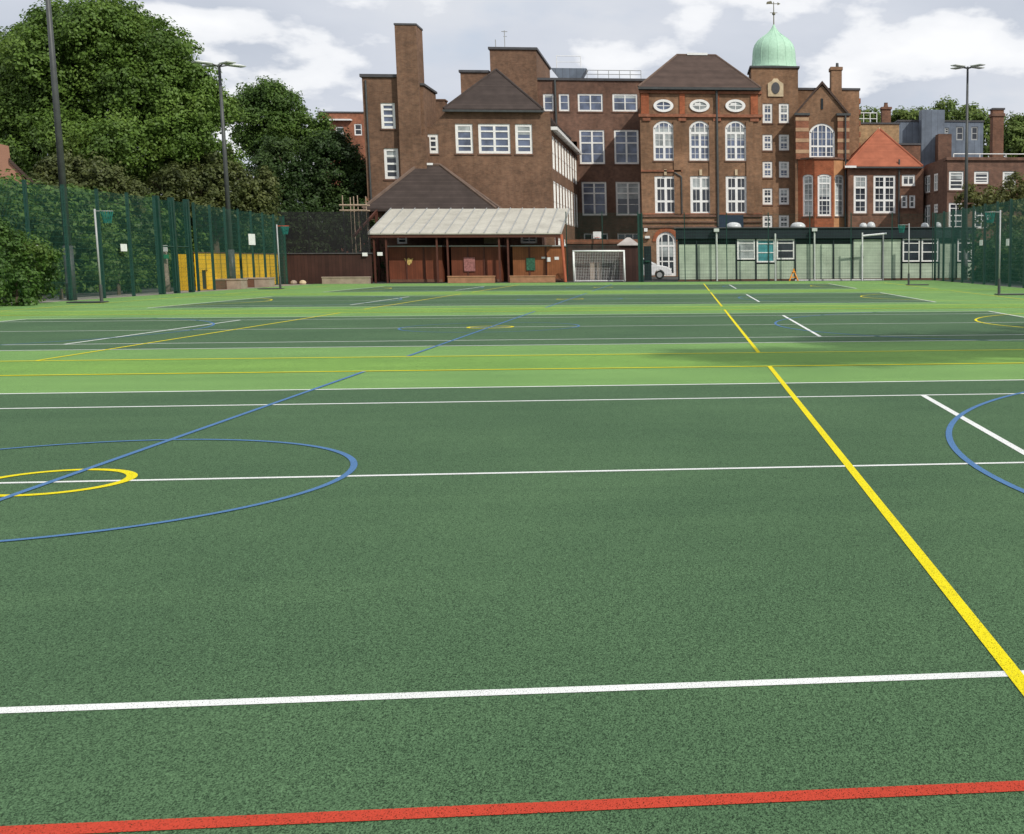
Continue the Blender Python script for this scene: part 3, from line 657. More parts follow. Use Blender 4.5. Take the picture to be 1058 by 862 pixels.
for r in AW:
    h = .5; vb = [(.5, .18, 0, .68), (.28, .09, .7, 1), (.72, .09, .7, 1), (.27, .035, 0, .68), (.73, .035, 0, .68), (.5, .035, .7, 1)]
    hb = [(.345, .16), (.69, .18), (.17, .035), (.52, .035), (.84, .035)]
    window(mn, PM, r, vb, hb, arch=.55, fr=.16, pane='glass_blue', sill=True)
for i, r in enumerate(BW):
    vb = [(.5, .2)]+[(q, .035) for q in (.27, .73)]; hb = [(.34, .16), (.68, .16)]
    window(mn, PM, r, vb, hb, fr=.2, pane='glass')
o = window(mn, PM, dr, [(.28, .08), (.62, .1)], [(.33, .09), (.68, .14)], arch=dr[4], fr=.22, pane='glass', sill=False, name='entrance_door')
# oval windows
for px in (685.5, 722.8, 759.8):
    r = pxrect(PM, px-10.3, 103, px+10.3, 116); c0, c1 = (r[0]+r[1])/2, (r[2]+r[3])/2; ra, rb = (r[1]-r[0])/2, (r[3]-r[2])/2
    f = MB(); N = 32
    E = [(c0+ra*math.cos(2*PI*k/N), c1+rb*math.sin(2*PI*k/N)) for k in range(N)]; I = [(c0+ra*.70*math.cos(2*PI*k/N), c1+rb*.62*math.sin(2*PI*k/N)) for k in range(N)]
    for k in range(N): f.prism(PM, [E[k], E[(k+1) % N], I[(k+1) % N], I[k]], .02, .1)
    f.pbox(PM, c0-.03, c0+.03, c1-rb*.6, c1+rb*.6, .03, .07); f.pbox(PM, c0-ra*.68, c0+ra*.68, c1-.03, c1+.03, .032, .068)
    if px > 700: f.pbox(PM, c0-ra*.5, c0+ra*.1, c1+.05, c1+rb*.45, .034, .06)
    o = f.build('oval_window', M['white'], mn)
    p = MB(); p.quad(*[PM.pt(a_, b_, .035) for a_, b_ in I]); p.build('pane', M['glass_blue' if px < 700 else 'glass_pale'], o)
# red pilasters and mouldings
zc = Z(119.7, YM, 722)
for (p0, p1) in ((662.2, 670.5), (702, 707.6), (739.6, 743), (775.5, 783)):
    MB().pbox(PM, X(p0, YM, 107), X(p1, YM, 107), zc+.12, mz-.28, .003, .08).build('pilaster', M['brick_orange'], mn)
for (p0, p1) in ((664, 672), (701, 709), (737, 745), (775, 784)):
    MB().pbox(PM, X(p0, YM, 123), X(p1, YM, 123), zc-.42, zc-.16, .003, .12).build('bracket', M['brick_red'], mn)
MB().pbox(PM, mx0-.1, mx1+.1, zc-.12, zc+.1, .004, .2).build('cornice', M['brick_red'], mn)
MB().pbox(PM, mx0-.05, mx1+.05, mz-.26, mz-.06, .004, .16).build('cornice', M['brick_red'], mn)
z_ = Z(177, YM, 700); MB().pbox(PM, mx0, X(705, YM, 177), z_-.05, z_+.08, .004, .1).build('string_course', M['brick_red'], mn)
for py_, t_ in ((223.5, .12), (229.5, .1), (234.5, .14)):
    z_ = Z(py_, YM, 700); MB().pbox(PM, mx0-.04, mx1, z_-t_/2, z_+t_/2, .004, .14).build('string_course', M['brick_dark'], mn)
MB().pbox(PM, mx0, mx1, Z(222, YM, 700)+.003, Z(170, YM, 700) if False else Z(222, YM, 700)+.12, .004, .06).build('string_course', M['brick_red'], mn)
mb = MB()
for px in (700.5, 737, 775): mb.pbox(PM, X(px, YM, 200)-.28, X(px, YM, 200)+.28, Z(221, YM, 700), zc-.45, .004, .1)
mb.build('brick_pier', M['brick'], mn)
for r in BW:  # keystones
    c0 = (r[0]+r[1])/2; MB().pbox(PM, c0-.1, c0+.1, r[3]+.05, r[3]+.5, .01, .1).build('keystone', M['stone'], mn)
A1 = arch_pts(dr[0], dr[1], dr[3], dr[4]); mb = MB()
A2 = arch_pts(dr[0]-.3, dr[1]+.3, dr[3]+.3, dr[4]+.3)
for k in range(len(A1)-1): mb.prism(PM, [A2[k], A2[k+1], A1[k+1], A1[k]], .004, .06)
mb.build('arch_surround', M['brick_orange'], mn)
ey = YM-.35; ex0, ex1 = X(659.5, ey, 93), X(786.3, ey, 93)
yr_ = YM+5.2
hip(MB(), ex0, ex1, ey, YM+11.3, mz+.2, (X(699.5, yr_, 57), yr_), (X(739.5, yr_, 57), yr_), Z(57, yr_, 720)).build('roof', M['tile'], mn)
hip_tiles(mn, 'ridge_pale', ex0, ex1, ey, YM+11.3, mz+.2, (X(699.5, yr_, 57), yr_), (X(739.5, yr_, 57), yr_), Z(57, yr_, 720))
MB().box(X(710, yr_, 57), X(731, yr_, 57), yr_-.15, yr_+.15, Z(57, yr_, 720)-.02, Z(57, yr_, 720)+.16).build('ridge_flashing', M['white_metal'], mn)
MB().box(ex0, ex1, ey-.1, ey-.003, mz, mz+.18).build('gutter', M['dark_metal'], mn)
xp = X(741, YM, 150); MB().tube((xp, YM-.16, Z(234, YM)), (xp, YM-.16, mz), .09).build('drainpipe', M['dark_metal'], mn)
xp = X(703, YM, 200); MB().path([(X(698, YM), YM-.14, Z(178.5, YM)), (xp+.1, YM-.14, Z(183, YM)), (xp+.1, YM-.14, Z(221, YM))], .06).build('drainpipe', M['dark_metal'], mn)
MB().pbox(PM, *pxrect(PM, 742, 222.5, 768, 237), .15, .22).build('dark_board', M['blue_board'], mn)
MB().pbox(PM, *pxrect(PM, 665.5, 236, 669, 239.5), .05, .2).build('alarm_box', M['white_metal'], mn)
MB().pbox(PM, *pxrect(PM, 666.5, 244, 671.5, 246.5), .05, .3).build('wall_lamp', M['white_metal'], mn)

# ================================================================== CLOCK TOWER with copper dome
YC = 90.4; PC = front(YC)
tw = thing('dome_tower', 'slender brick stair tower topped by pale green copper dome and weathervane', 'tower', (X(800, YC), YC, 0))
cx_0, cx_1 = X(776.3, YC, 90), X(824.6, YC, 90); cz1 = Z(70.3, YC, 800)
TWn = []
for (ya, yb) in ((107, 127.3), (139, 155.5), (166.8, 183.5), (194.5, 211.5), (222.5, 236)):
    TWn += [pxrect(PC, 788, ya, 798.2, yb), pxrect(PC, 804.8, ya, 815.2, yb)]
dep = cx_1-cx_0
mb = MB(); facade(mb, PC, cx_0, cx_1, 0, cz1, TWn); shell(mb, PC, cx_0, cx_1, 0, cz1, dep); mb.build('wall', M['brick'], tw)
for r in TWn: window(tw, PC, r, [(.5, .035)], [(.5, .15)]+([(.25, .03), (.75, .03)]), fr=.17, pane='glass_blue' if r[2] > 7.5 else 'glass', sill='brick_dark')
MB().box(cx_0-.12, cx_1+.12, YC-.12, YC+dep+.12, cz1+.003, cz1+.14).build('cornice', M['dark_metal'], tw)
cxm = X(799.7, YC+dep/2, 60); cym = YC+dep/2
s = (98.4+dep/2)/1261  # metres per pixel at the dome
prof = []
for yy, hwid in ((400, 139), (392, 136), (380, 131), (360, 128), (340, 126.5), (310, 125), (285, 121), (262, 112), (242, 98), (224, 78), (210, 58), (198, 40), (186, 28), (172, 17), (158, 10), (146, 5)):
    prof.append((hwid/5.744*s, (400-yy)/5.744*s))
dm = MB().lathe((cxm, cym, cz1+.145), prof, 48).build('dome', M['copper'], tw, smooth=True)
mb = MB()
for k in range(16):
    t = 2*PI*k/16+.1
    mb.path([(cxm+r_*math.cos(t), cym+r_*math.sin(t), cz1+.145+z_) for r_, z_ in prof[1:-2]], .022, 4)
mb.build('standing_seam', M['copper'], dm)
zt = cz1+.145+prof[-1][1]; vtop = Z(2, cym, 799)
mb = MB().tube((cxm, cym, zt-.1), (cxm, cym, vtop), .05, .03); mb.lathe((cxm, cym, zt+.85), [(.03, -.14), (.12, -.07), (.14, 0), (.12, .07), (.03, .14)], 12)
v = mb.build('finial', M['gold'], tw)
mb = MB(); zz = vtop-.15; mb.tube((cxm-.5, cym, zz), (cxm+.35, cym, zz), .025, n=6)
mb.prism(front(cym), [(cxm-.55, zz+.14), (cxm-.2, zz+.22), (cxm-.1, zz+.05), (cxm-.2, zz-.02), (cxm-.6, zz-.05)], -.01, .01)
mb.prism(front(cym), [(cxm+.3, zz+.12), (cxm+.55, zz), (cxm+.3, zz-.12)], -.01, .01)
mb.tube((cxm-.3, cym, zz-.7), (cxm+.3, cym, zz-.7), .02, n=6); mb.tube((cxm, cym-.3, zz-.7), (cxm, cym+.3, zz-.7), .02, n=6)
mb.build('weathervane', M['gold'], v)
r = pxrect(PC, 793.3, 82.5, 809.3, 100)
mb = MB(); a0, a1, b0, b1 = r
mb.prism(PC, [(a0, b0), (a1, b0), (a1, b1-.3), (a1-.3, b1-.12), ((a0+a1)/2+.15, b1+.08), ((a0+a1)/2-.15, b1+.08), (a0+.3, b1-.12), (a0, b1-.3)], .003, .1)
pl = mb.build('carved_plaque', M['stone'], tw)
mb = MB(); cc = ((a0+a1)/2, (b0+b1)/2)
mb.prism(PC, [(cc[0]+.33*math.cos(2*PI*k/20), cc[1]+.45*math.sin(2*PI*k/20)) for k in range(20)], .102, .14); mb.build('medallion', M['lead'], pl)

# ================================================================== GABLED BLOCK with banded piers and bay window
YG = 89.2; PG = front(YG)
gb = thing('gabled_block', 'gabled brick block with stone banded piers, arched window and canted bay beside the dome tower', 'building', (X(850, YG), YG, 0))
gx0, gx1 = X(821.5, YG, 140), X(886, YG, 140); ge = Z(118.4, YG, 850); gap = at(849.3, 87, YG)
AG = pxrect(PG, 836.2, 127.5, 862.6, 163.5); AG = AG+((AG[1]-AG[0])*.33,)
gr_ = X(876.5, YG, 140)
mb = MB(); facade(mb, PG, gx0, gr_, 0, ge, [AG]); shell(mb, PG, gx0, gr_, 0, ge, 9, top=False)
mb.quad(PG.pt(gx0, ge), PG.pt(gr_, ge), PG.pt(gap[0], gap[1]-.1)); mb.build('wall', M['brick'], gb)
mb = MB()
for s_, xe in ((-1, X(822, YG, 118)), (1, X(876.5, YG, 118))):
    mb.add([(xe, YG-.15, ge-.05), (gap[0], YG-.15, gap[1]), (gap[0], YG+9, gap[1]), (xe, YG+9, ge-.05), (xe, YG-.15, ge+.17), (gap[0], YG-.15, gap[1]+.24), (gap[0], YG+9, gap[1]+.24), (xe, YG+9, ge+.17)],
           [(0, 1, 5, 4), (4, 5, 6, 7), (1, 0, 3, 2), (2, 3, 7, 6), (0, 4, 7, 3)])
mb.build('roof', M['tile'], gb)
MB().pbox(PG, *pxrect(PG, 848.2, 102, 850.4, 113), .003, .05).build('slit_vent', M['hut_dark'], gb)
window(gb, PG, AG, [(.34, .11), (.66, .11), (.17, .03), (.5, .03), (.83, .03)], [(.34, .13), (.55, .03), (.75, .03), (.17, .03)], arch=AG[4], fr=.16, pane='glass_blue')
for (p0, p1) in ((822, 835.2), (865.2, 877)):
    a0, a1 = X(p0, YG, 140), X(p1, YG, 140)
    pr = MB().pbox(PG, a0, a1, Z(165, YG, 850), ge-.12, .004, .25).build('pier', M['brick_red'], gb)
    for py in (123.5, 134.5, 145.5, 157):
        z_ = Z(py, YG, 850); MB().pbox(PG, a0-.015, a1+.015, z_-.14, z_+.14, .01, .27).build('stone_band', M['band'], pr)
    MB().pbox(PG, a0-.1, a1+.1, ge-.11, ge+.06, .006, .4).build('cap', M['dark_metal'], pr)
xp = X(873, YG, 140); MB().tube((xp, YG-.34, 3), (xp, YG-.34, ge-.12), .07).build('drainpipe', M['dark_metal'], gb)
# canted bay
YY = YG-1.0
bxs = [X(824.5, YG, 200), X(845-3.5, YY, 200), X(861.5, YY, 200), X(873.5, YG, 200)]
bzt, bz0 = Z(164.5, YY, 850), 0
pts = [(bxs[0], YG-.01), (bxs[1], YY), (bxs[2], YY), (bxs[3], YG-.01)]
bay = thing('x', None, None, (0, 0, 0)); bpy.data.objects.remove(bay)
def pl2(p, q):
    u = Vector((q[0]-p[0], q[1]-p[1], 0)); return Plane((p[0], p[1], 0), u, (u.y, -u.x, 0)), u.length
bays_ = []; mbs = []
for k, (cols, pxw) in enumerate(((2, (829.2, 840)), (3, (844.8, 859)), (2, (862.6, 872)))):
    P_, L = pl2(pts[k], pts[k+1]); a0 = P_.hit(pxw[0], 200)[0]; a1 = P_.hit(pxw[1], 200)[0]
    a0 = max(a0, .12); a1 = min(a1, L-.12)
    z0_ = P_.hit(850, 223.4)[1] if k == 1 else Z(223.4, YY, 850); z1_ = Z(180, YY, 850)
    bays_.append((P_, L, (a0, a1, z0_, z1_, .12), cols))
mb = MB()
for P_, L, r, c in bays_[:2]: facade(mb, P_, 0, L, 0, bzt, [r])
bo = mb.build('bay', M['brick_orange'], gb)
mb = MB(); P_, L, r, c = bays_[2]; facade(mb, P_, 0, L, 0, bzt, [r]); mb.build('bay_side', M['sunlit_bay_brick'], gb)  # right canted face takes the lighter tone that stands for sunlight
for P_, L, r, c in bays_:
    window(gb, P_, r, [(i/c, .04) for i in range(1, c)], [(.38, .12), (.78, .12)]+[(q, .03) for q in (.12, .25, .52, .65, .89)], arch=.12, fr=.15, pane='glass_pale' if c == 2 else 'glass')  # canted sides get pale panes so the right one looks sunlit
MB().add([(*p, bzt+.003) for p in [(pts[0][0]-.1, pts[0][1]), (pts[1][0]-.08, pts[1][1]-.12), (pts[2][0]+.08, pts[2][1]-.12), (pts[3][0]+.1, pts[3][1])]]+[(*p, bzt+.14) for p in [(pts[0][0]-.1, pts[0][1]), (pts[1][0]-.08, pts[1][1]-.12), (pts[2][0]+.08, pts[2][1]-.12), (pts[3][0]+.1, pts[3][1])]],
         [(3, 2, 1, 0), (4, 5, 6, 7), (0, 1, 5, 4), (1, 2, 6, 5), (2, 3, 7, 6)]).build('bay_cornice', M['brick_dark'], gb)
# block behind the gable with chimney
YK = 93
bk = thing('rear_parapet_block', 'flat topped brick block with a tall chimney rising behind the gable', 'building', (X(860, YK), YK, 0))
kx0, kx1, kz = X(824.5, YK, 100), X(887.8, YK, 110), Z(93.3, YK, 860)
MB().box(kx0, kx1, YK, YK+9, 0, kz).build('wall', M['brick'], bk)
MB().box(kx0-.05, kx1+.08, YK-.08, YK+9.1, kz+.003, kz+.17).build('coping', M['lead'], bk)
hx0, hx1, hz = X(859, YK-1.2, 90), X(869.8, YK-1.2, 90), Z(72.5, YK-1.2, 864)
MB().box(hx0, hx1, YK-1.2, YK-.003, 9, hz).box(hx0-.07, hx1+.07, YK-1.27, YK+.1, hz+.001, hz+.25).build('chimney', M['brick'], bk)
MB().tube((X(865, YK-.6, 70), YK-.6, hz+.2), (X(865, YK-.6, 70), YK-.6, Z(65.3, YK-.6, 864)), .14, .11).build('chimney_pot', M['dark_metal'], bk)
for k in range(5):
    z_ = Z(104+k*11.5, YK, 888); MB().box(kx1+.003, kx1+.15, YK+.2, YK+1, z_-.2, z_+.2).build('quoin', M['brick_red'], bk)

# ================================================================== PYRAMID ROOF PAVILION
YP = 88; PP = front(YP)
pv = thing('pyramid_roof_pavilion', 'two storey brick pavilion with steep orange tiled pyramid roof', 'building', (X(914, YP), YP, 0))
px0, px1 = X(876.5, YP, 200), X(954, YP, 200); pz = Z(174, YP, 914)
PWn = [pxrect(PP, 882, 181.2, 896, 220.5), pxrect(PP, 902.4, 181.2, 925.3, 220.5), pxrect(PP, 931.8, 180.6, 945.6, 192.3), pxrect(PP, 931, 201.8, 937.5, 215), pxrect(PP, 939.3, 201.8, 945.6, 215)]
mb = MB(); facade(mb, PP, px0, px1, 0, pz, PWn); shell(mb, PP, px0, px1, 0, pz, 6.2); mb.build('wall', M['brick_plum'], pv)
for i, r in enumerate(PWn):
    vb = {0: [(.5, .03)], 1: [(.5, .18), (.27, .03), (.73, .03)], 2: [(.5, .1)]}.get(i, [])
    hb = [(.34, .15), (.68, .15), (.17, .03), (.5, .03), (.84, .03)] if i < 2 else ([(.5, .08)] if i > 2 else [])
    window(pv, PP, r, vb, hb, fr=.17 if i < 3 else .13, pane='glass')
e0, e1 = X(874, YP-.3, 172), X(953.5, YP-.3, 172); apY = YP+2.9; ap = at(908.5, 133, apY)
hip(MB(), e0, e1, YP-.3, YP+6.3, pz+.16, (ap[0], apY), (ap[0], apY), ap[1]).build('roof', M['tile_red'], pv)
hip_tiles(pv, 'tile_red', e0, e1, YP-.3, YP+6.3, pz+.16, (ap[0], apY), (ap[0], apY), ap[1])
MB().lathe((ap[0], apY, ap[1]-.1), [(.16, -.15), (.12, .1), (.02, .2)], 8).build('finial', M['stone'], pv)
MB().box(e0, e1, YP-.42, YP-.303, pz-.02, pz+.1).build('gutter', M['dark_metal'], pv)
MB().box(e0-.1, X(884, YP, 172), YP-.5, YP-.43, pz, pz+.16).build('flashing', M['white_metal'], pv)
xp = X(928.7, YP, 180); MB().tube((xp, YP-.14, 3), (xp, YP-.14, Z(165, YP, 928)), .07).build('drainpipe', M['dark_metal'], pv)

# ================================================================== RIGHT FLAT ROOF BLOCK
YQ = 82.5; PQ = front(YQ)
qx0 = X(978.5, YQ, 200); qx1 = qx0+17; qz = Z(165.8, YQ, 1000)
rb = thing('flat_roof_wing', 'long two storey brown brick wing with flat roof and roof railing at the right edge', 'building', (qx0+5, YQ, 0))
QW = [pxrect(PQ, 980.5, 177, 995.8, 196.5), pxrect(PQ, 1006.5, 177, 1021.8, 190), pxrect(PQ, 980.3, 209.5, 995.5, 236), pxrect(PQ, 1006.5, 209.5, 1021.8, 236), pxrect(PQ, 1036, 177, 1050, 196)]
mb = MB(); facade(mb, PQ, qx0, qx1, 0, qz, QW); shell(mb, PQ, qx0, qx1, 0, qz, 8, left=False)
qp = (X(953.9, 89.2, 200), 89.2)
PO, LO = pl2(qp, (qx0, YQ))
def orect(x0, y0, x1, y1): return pxrect(PO, x0, y0, x1, y1)
OW = [orect(955.2, 181.5, 961, 199.5), orect(965, 179.5, 969, 197.5), orect(955.2, 212, 961, 235), orect(965, 211, 969, 220)]
facade(mb, PO, 0, LO, 0, qz, OW, .1); mb.quad((qp[0], qp[1], qz), (qx0, YQ, qz), (qx0, YQ+8, qz)); mb.build('wall', M['brick_dark'], rb)
for r in QW: window(rb, PQ, r, [] if r[3] > 5.5 else [(.5, .05)], [(.5, .09), (.28, .06), (.78, .05)], fr=.14, pane='glass')
for r in OW: window(rb, PO, r, [(.5, .08)], [(.5, .08)], fr=.14, pane='glass_pale', dp=-.08)
MB().box(qx0-.1, qx1, YQ-.15, YQ+8, qz+.003, qz+.22).build('coping', M['brick_dark'], rb)
mb = MB(); zr1 = Z(158.5, YQ, 1020)
for k in range(9):
    x = qx0+.6+k*2.0; mb.tube((x, YQ+.6, qz+.22), (x, YQ+.6, zr1), .035, n=6)
mb.tube((qx0+.6, YQ+.6, zr1), (qx1, YQ+.6, zr1), .035, n=6); mb.build('railing', M['white_metal'], rb)
MB().box(qx0+1.5, qx1, YQ+1.5, YQ+7, qz+.2, Z(161, YQ, 1010)).build('roof_upstand', M['lead'], rb)

# buildings behind on the right
def simple_block(name, label, Y, x0, x1, ytop, depth, mat, wins=(), cop='lead', zbase=0, frame='white'):
    P = front(Y); a0, a1 = X(x0, Y, ytop+10), X(x1, Y, ytop+10); z1 = Z(ytop, Y, (x0+x1)/2)
    t = thing(name, label, 'building', ((a0+a1)/2, Y, 0)); ws = [pxrect(P, *q[:4]) for q in wins]
    mb = MB(); facade(mb, P, a0, a1, zbase, z1, ws); shell(mb, P, a0, a1, zbase, z1, depth); mb.build('wall', M[mat], t)
    MB().box(a0-.08, a1+.08, Y-.08, Y+depth+.08, z1+.003, z1+.15).build('coping', M[cop], t)
    for r in ws: window(t, P, r, [], [(.5, .08)], fr=.12, pane='glass', sill=False, frame=frame)
    return t, P, a0, a1, z1
t, P_, a0, a1, z1 = simple_block('yellow_brick_block', 'yellow brown brick block behind the orange pyramid roof', 100, 886, 929, 128.5, 8, 'brick_yellow')
cx_a, cx_b = X(911.5, 101, 120), X(920.5, 101, 120); hz = Z(113, 101, 916)
mb = MB().box(cx_a, cx_b, 101, 101.8, z1, hz); mb.box(cx_a-.08, cx_b+.08, 100.9, 101.9, hz+.001, hz+.2); mb.lathe(((cx_a+cx_b)/2, 101.4, hz+.2), [(.22, 0), (.16, .35), (.2, .4)], 10); mb.build('chimney', M['brick_plum'], t)
mb = MB(); mb.tube((a0, 100.3, z1+1), (cx_a-.6, 100.3, z1+1), .04, n=6)
for q in (0, .33, .66, 1): x = a0+(cx_a-.6-a0)*q; mb.tube((x, 100.3, z1), (x, 100.3, z1+1.02), .035, n=6)
mb.tube((a0, 100.3, z1+.5), (cx_a-.6, 100.3, z1+.5), .03, n=6); mb.build('railing', M['white_metal'], t)
t, P_, a0, a1, z1 = simple_block('grey_clad_block', 'blue grey metal clad rooftop building with a plain tall shaft', 108, 928, 1016, 126, 9, 'clad_grey', ((988, 131, 995.5, 145), (1003.5, 131, 1010.5, 145), (976, 132, 980.5, 138)), frame='grey_metal')
sx_0, sx_1 = X(952.3, 106.5, 130), X(976, 106.5, 130)
MB().box(sx_0, sx_1, 106.5, 107.9, 0, Z(113.5, 106.5, 964)).build('shaft', M['clad_grey'], t)
bs0, bs1 = X(969.5, 105, 150), X(983.2, 105, 150)
MB().box(bs0, bs1, 105, 106.4, 0, Z(138.5, 105, 975)).build('brick_stack', M['brick_dark'], t)
t, P_, a0, a1, z1 = simple_block('boxed_chimney', 'lone square brick chimney stack above the right wing roof', 98, 1026, 1037.2, 113.5, 1.0, 'brick_plum')
t['category'] = 'chimney'; MB().box(a0-.1, a1+.1, 97.9, 99.1, z1-.55, z1-.3).build('band', M['brick_dark'], t)
t, P_, a0, a1, z1 = simple_block('brick_block', 'small dark brick block between pyramid roof and grey cladding', 98, 929, 951, 150, 6, 'brick_plum')

# distant red building far left and roof at left edge
t, P_, a0, a1, z1 = simple_block('distant_red_building', 'distant red brick building between the tree and the tall brick wing', 125, 330, 392, 117, 10, 'brick_red', ((347, 131, 355, 146), (366, 128, 374, 140)))
MB().pbox(P_, a0, X(364, 125, 125), Z(125, 125, 350), Z(124, 125, 350)+.05, .01, .5).build('parapet_band', M['white_metal'], t)
YHs = 50; hs = thing('gabled_house', 'house with a tan rendered gable showing behind the fence at the left edge', 'building', (X(-30, YHs), YHs, 0))
g = [at(-75, 190, YHs), at(-8, 147, YHs), at(9, 151, YHs), at(11, 168, YHs), at(32, 192, YHs)]
PHs = Plane((0, YHs, 0), (1, 0, 0), (.5, -.866, 0)); PHv = Plane((.05, YHs-.1, 0), (1, 0, 0), (.5, -.866, 0))
MB().prism(PHs, [(g[0][0], 0)]+g+[(g[4][0], 0)], 0, -9).build('wall', M['render_tan'], hs)
mb = MB(); mb.prism(PHv, [(g[3][0]-.05, g[3][1]+.02), (g[4][0]+.2, g[4][1]-.1), (g[4][0]+.2, g[4][1]+.1), (g[3][0]-.05, g[3][1]+.2)], 0, -9.2); mb.build('verge', M['tile'], hs)
# ================================================================== GREEN HUT
YN = 68.6; PN = front(YN)
ht = thing('classroom_hut', 'long single storey hut with pale green boarding and near black fascia', 'building', (X(840, YN), YN, 0))
hx0, hx1 = X(700, YN, 260), X(1006, YN, 260); hz = Z(236, YN, 840); fzb = Z(252.5, YN, 840); pzb = Z(288, YN, 840)
MB().box(hx0+.05, hx1-.05, YN+.1, YN+5, 0, hz-.05).build('core', M['hut_dark'], ht)
MB().box(hx0-.1, hx1+.1, YN-.25, YN+5.1, Z(246.5, YN, 840), hz).build('fascia', M['hut_dark'], ht)
MB().box(hx0-.2, hx1+.2, YN-.35, YN+5.2, hz+.003, hz+.06).build('roof', M['lead'], ht)
MB().pbox(PN, hx0, hx1, 0, pzb-.02, .004, .08).build('plinth', M['bench_dark'], ht)
bd = [701, 720, 740.5, 761, 781, 801.5, 821.5, 841, 861, 881, 911.5, 931.5, 951, 970, 988, 1005]
for k in range(len(bd)-1):
    a0, a1 = X(bd[k], YN, 270)+.05, X(bd[k+1], YN, 270)-.05
    top = fzb if not 880 < bd[k] < 930 else Z(247.5, YN, 840)
    wk = {761: ('hut_tan', 'glass_pale'), 781: ('hut_board', 'glass_teal'), 801.5: ('hut_board', 'glass'), 931.5: ('hut_board', 'glass'), 951: ('hut_board', 'glass'), 988: ('hut_board', 'glass')}.get(bd[k])
    if not wk:
        MB().pbox(PN, a0, a1, pzb, top, .004, .07).build('wall_panel', M['hut_board'], ht)
    else:
        zs = Z(268 if bd[k] < 900 else 271, YN, 840)
        if bd[k] == 781: zs = Z(271, YN, 840)
        MB().pbox(PN, a0, a1, pzb, zs-.1, .004, .07).build('wall_panel', M['hut_board'], ht)
        window(ht, PN, (a0, a1, zs, Z(247, YN, 840)), [], [(.42, .06), (.8, .05)], fr=.09, pane=wk[1], dp=.02, sill=False)
    MB().pbox(PN, a0-.09, a0-.01, pzb-.02, fzb+.3, .012, .12).build('batten', M['hut_dark'], ht)
for px, yt in ((740.5, 238), (801, 241.5), (841.5, 237.5)):
    x = X(px, YN-.4, 260); mb = MB().tube((x, YN-.45, .0), (x, YN-.45, Z(yt, YN-.45, px)), .055, n=10); zt_ = Z(yt, YN-.45, px)
    if px != 801: mb.box(x-.16, x+.16, YN-.6, YN-.3, zt_-.1, zt_+.1)
    mb.build('downpipe', M['pipe_grey'], ht)
MB().pbox(PN, X(821, YN), X(911, YN), pzb-.12, pzb-.05, .09, .16).build('skirting', M['white_metal'], ht)
def dome(px, w_, ytop, Y, tint=None):
    x = X(px, Y, 232); hh = (Z(ytop, Y, px)-hz-.06)*.72; r_ = w_/2
    prof = [(r_*1.02, 0), (r_*1.02, .12), (r_*.95, .12+hh*.3), (r_*.78, .12+hh*.6), (r_*.5, .12+hh*.82), (r_*.15, .12+hh*.9)]
    return MB().lathe((x, Y, hz+.06), prof, 20).build('skylight', M['dome'], ht, smooth=True)
for px, w_, yt in ((758, .95, 229.5), (824.5, .95, 229.5), (892, .5, 230.5), (900, .55, 229), (955.5, .5, 230.5), (969, .45, 229.5)): dome(px, w_, yt, YN+1.6)

# ================================================================== WALLS, FENCES
bw = thing('timber_boundary_wall', 'dark brown boarded wall with black ball netting left of the shelter', 'wall', (X(335, 67), 67, 0))
wx0, wx1 = X(284, 67.4, 280), X(384, 67.4, 280); wz = Z(262.5, 67.4, 335)
MB().box(wx0, wx1, 67.4, 67.55, 0, wz).build('boarding', M['brown_board'], bw)
MB().box(wx0-.05, wx1+.05, 67.33, 67.62, wz+.003, wz+.06).build('capping', M['lead'], bw)
nz = Z(219, 67.4, 335)
net = MB()
for k in range(int((wx1-wx0)/.07)):
    x = wx0+k*.07; net.quad((x, 67.5, wz+.06), (x+.034, 67.5, wz+.06), (x+.034, 67.5, nz), (x, 67.5, nz))
for k in range(int((nz-wz)/.07)):
    z_ = wz+.06+k*.07; net.quad((wx0, 67.503, z_), (wx1, 67.503, z_), (wx1, 67.503, z_+.026), (wx0, 67.503, z_+.026))
net.build('netting', M['black_net'], bw)
for px in (284.5, 318, 355, 374): x = X(px, 67.5, 240); MB().tube((x, 67.66, 0), (x, 67.66, nz+.05), .035, n=8).build('net_post', M['dark_metal'], bw)
for px, py, mt in ((377, 263, 'dome'), (392.5, 262.5, 'paper')):
    r = pxrect(front(67.3), px-2.5, py-1.8, px+2.5, py+1.8)
    MB().pbox(front(67.3), r[0], r[1], r[2], r[3], -.09, .04).build('bulkhead_lamp', M['white_metal'], bw)
# stack of stored scaffold frames above the wall
sc = thing('scaffold_stack', 'tan scaffold poles standing up behind the netting beside the brick wing', 'scaffold', (X(367, 73), 73, 0))
mb = MB()
for px, yt in ((354.5, 202), (362.5, 204), (366, 203), (370, 202), (378.5, 203)):
    x = X(px, 73, 220); mb.tube((x, 73+random.uniform(-.4, .4), 0), (x, 73, Z(yt, 73, px)), .032, n=6)
sc1 = mb.build('upright', M['scaffold'], sc)
mb = MB()
for py in (212, 217.5):
    z_ = Z(py, 73, 366); mb.tube((X(352.5, 73), 73, z_), (X(381, 73), 73, z_), .05, n=6); mb.tube((X(352.5, 73), 73.7, z_), (X(381, 73), 73.7, z_), .05, n=6)
mb.build('rail', M['scaffold'], sc)

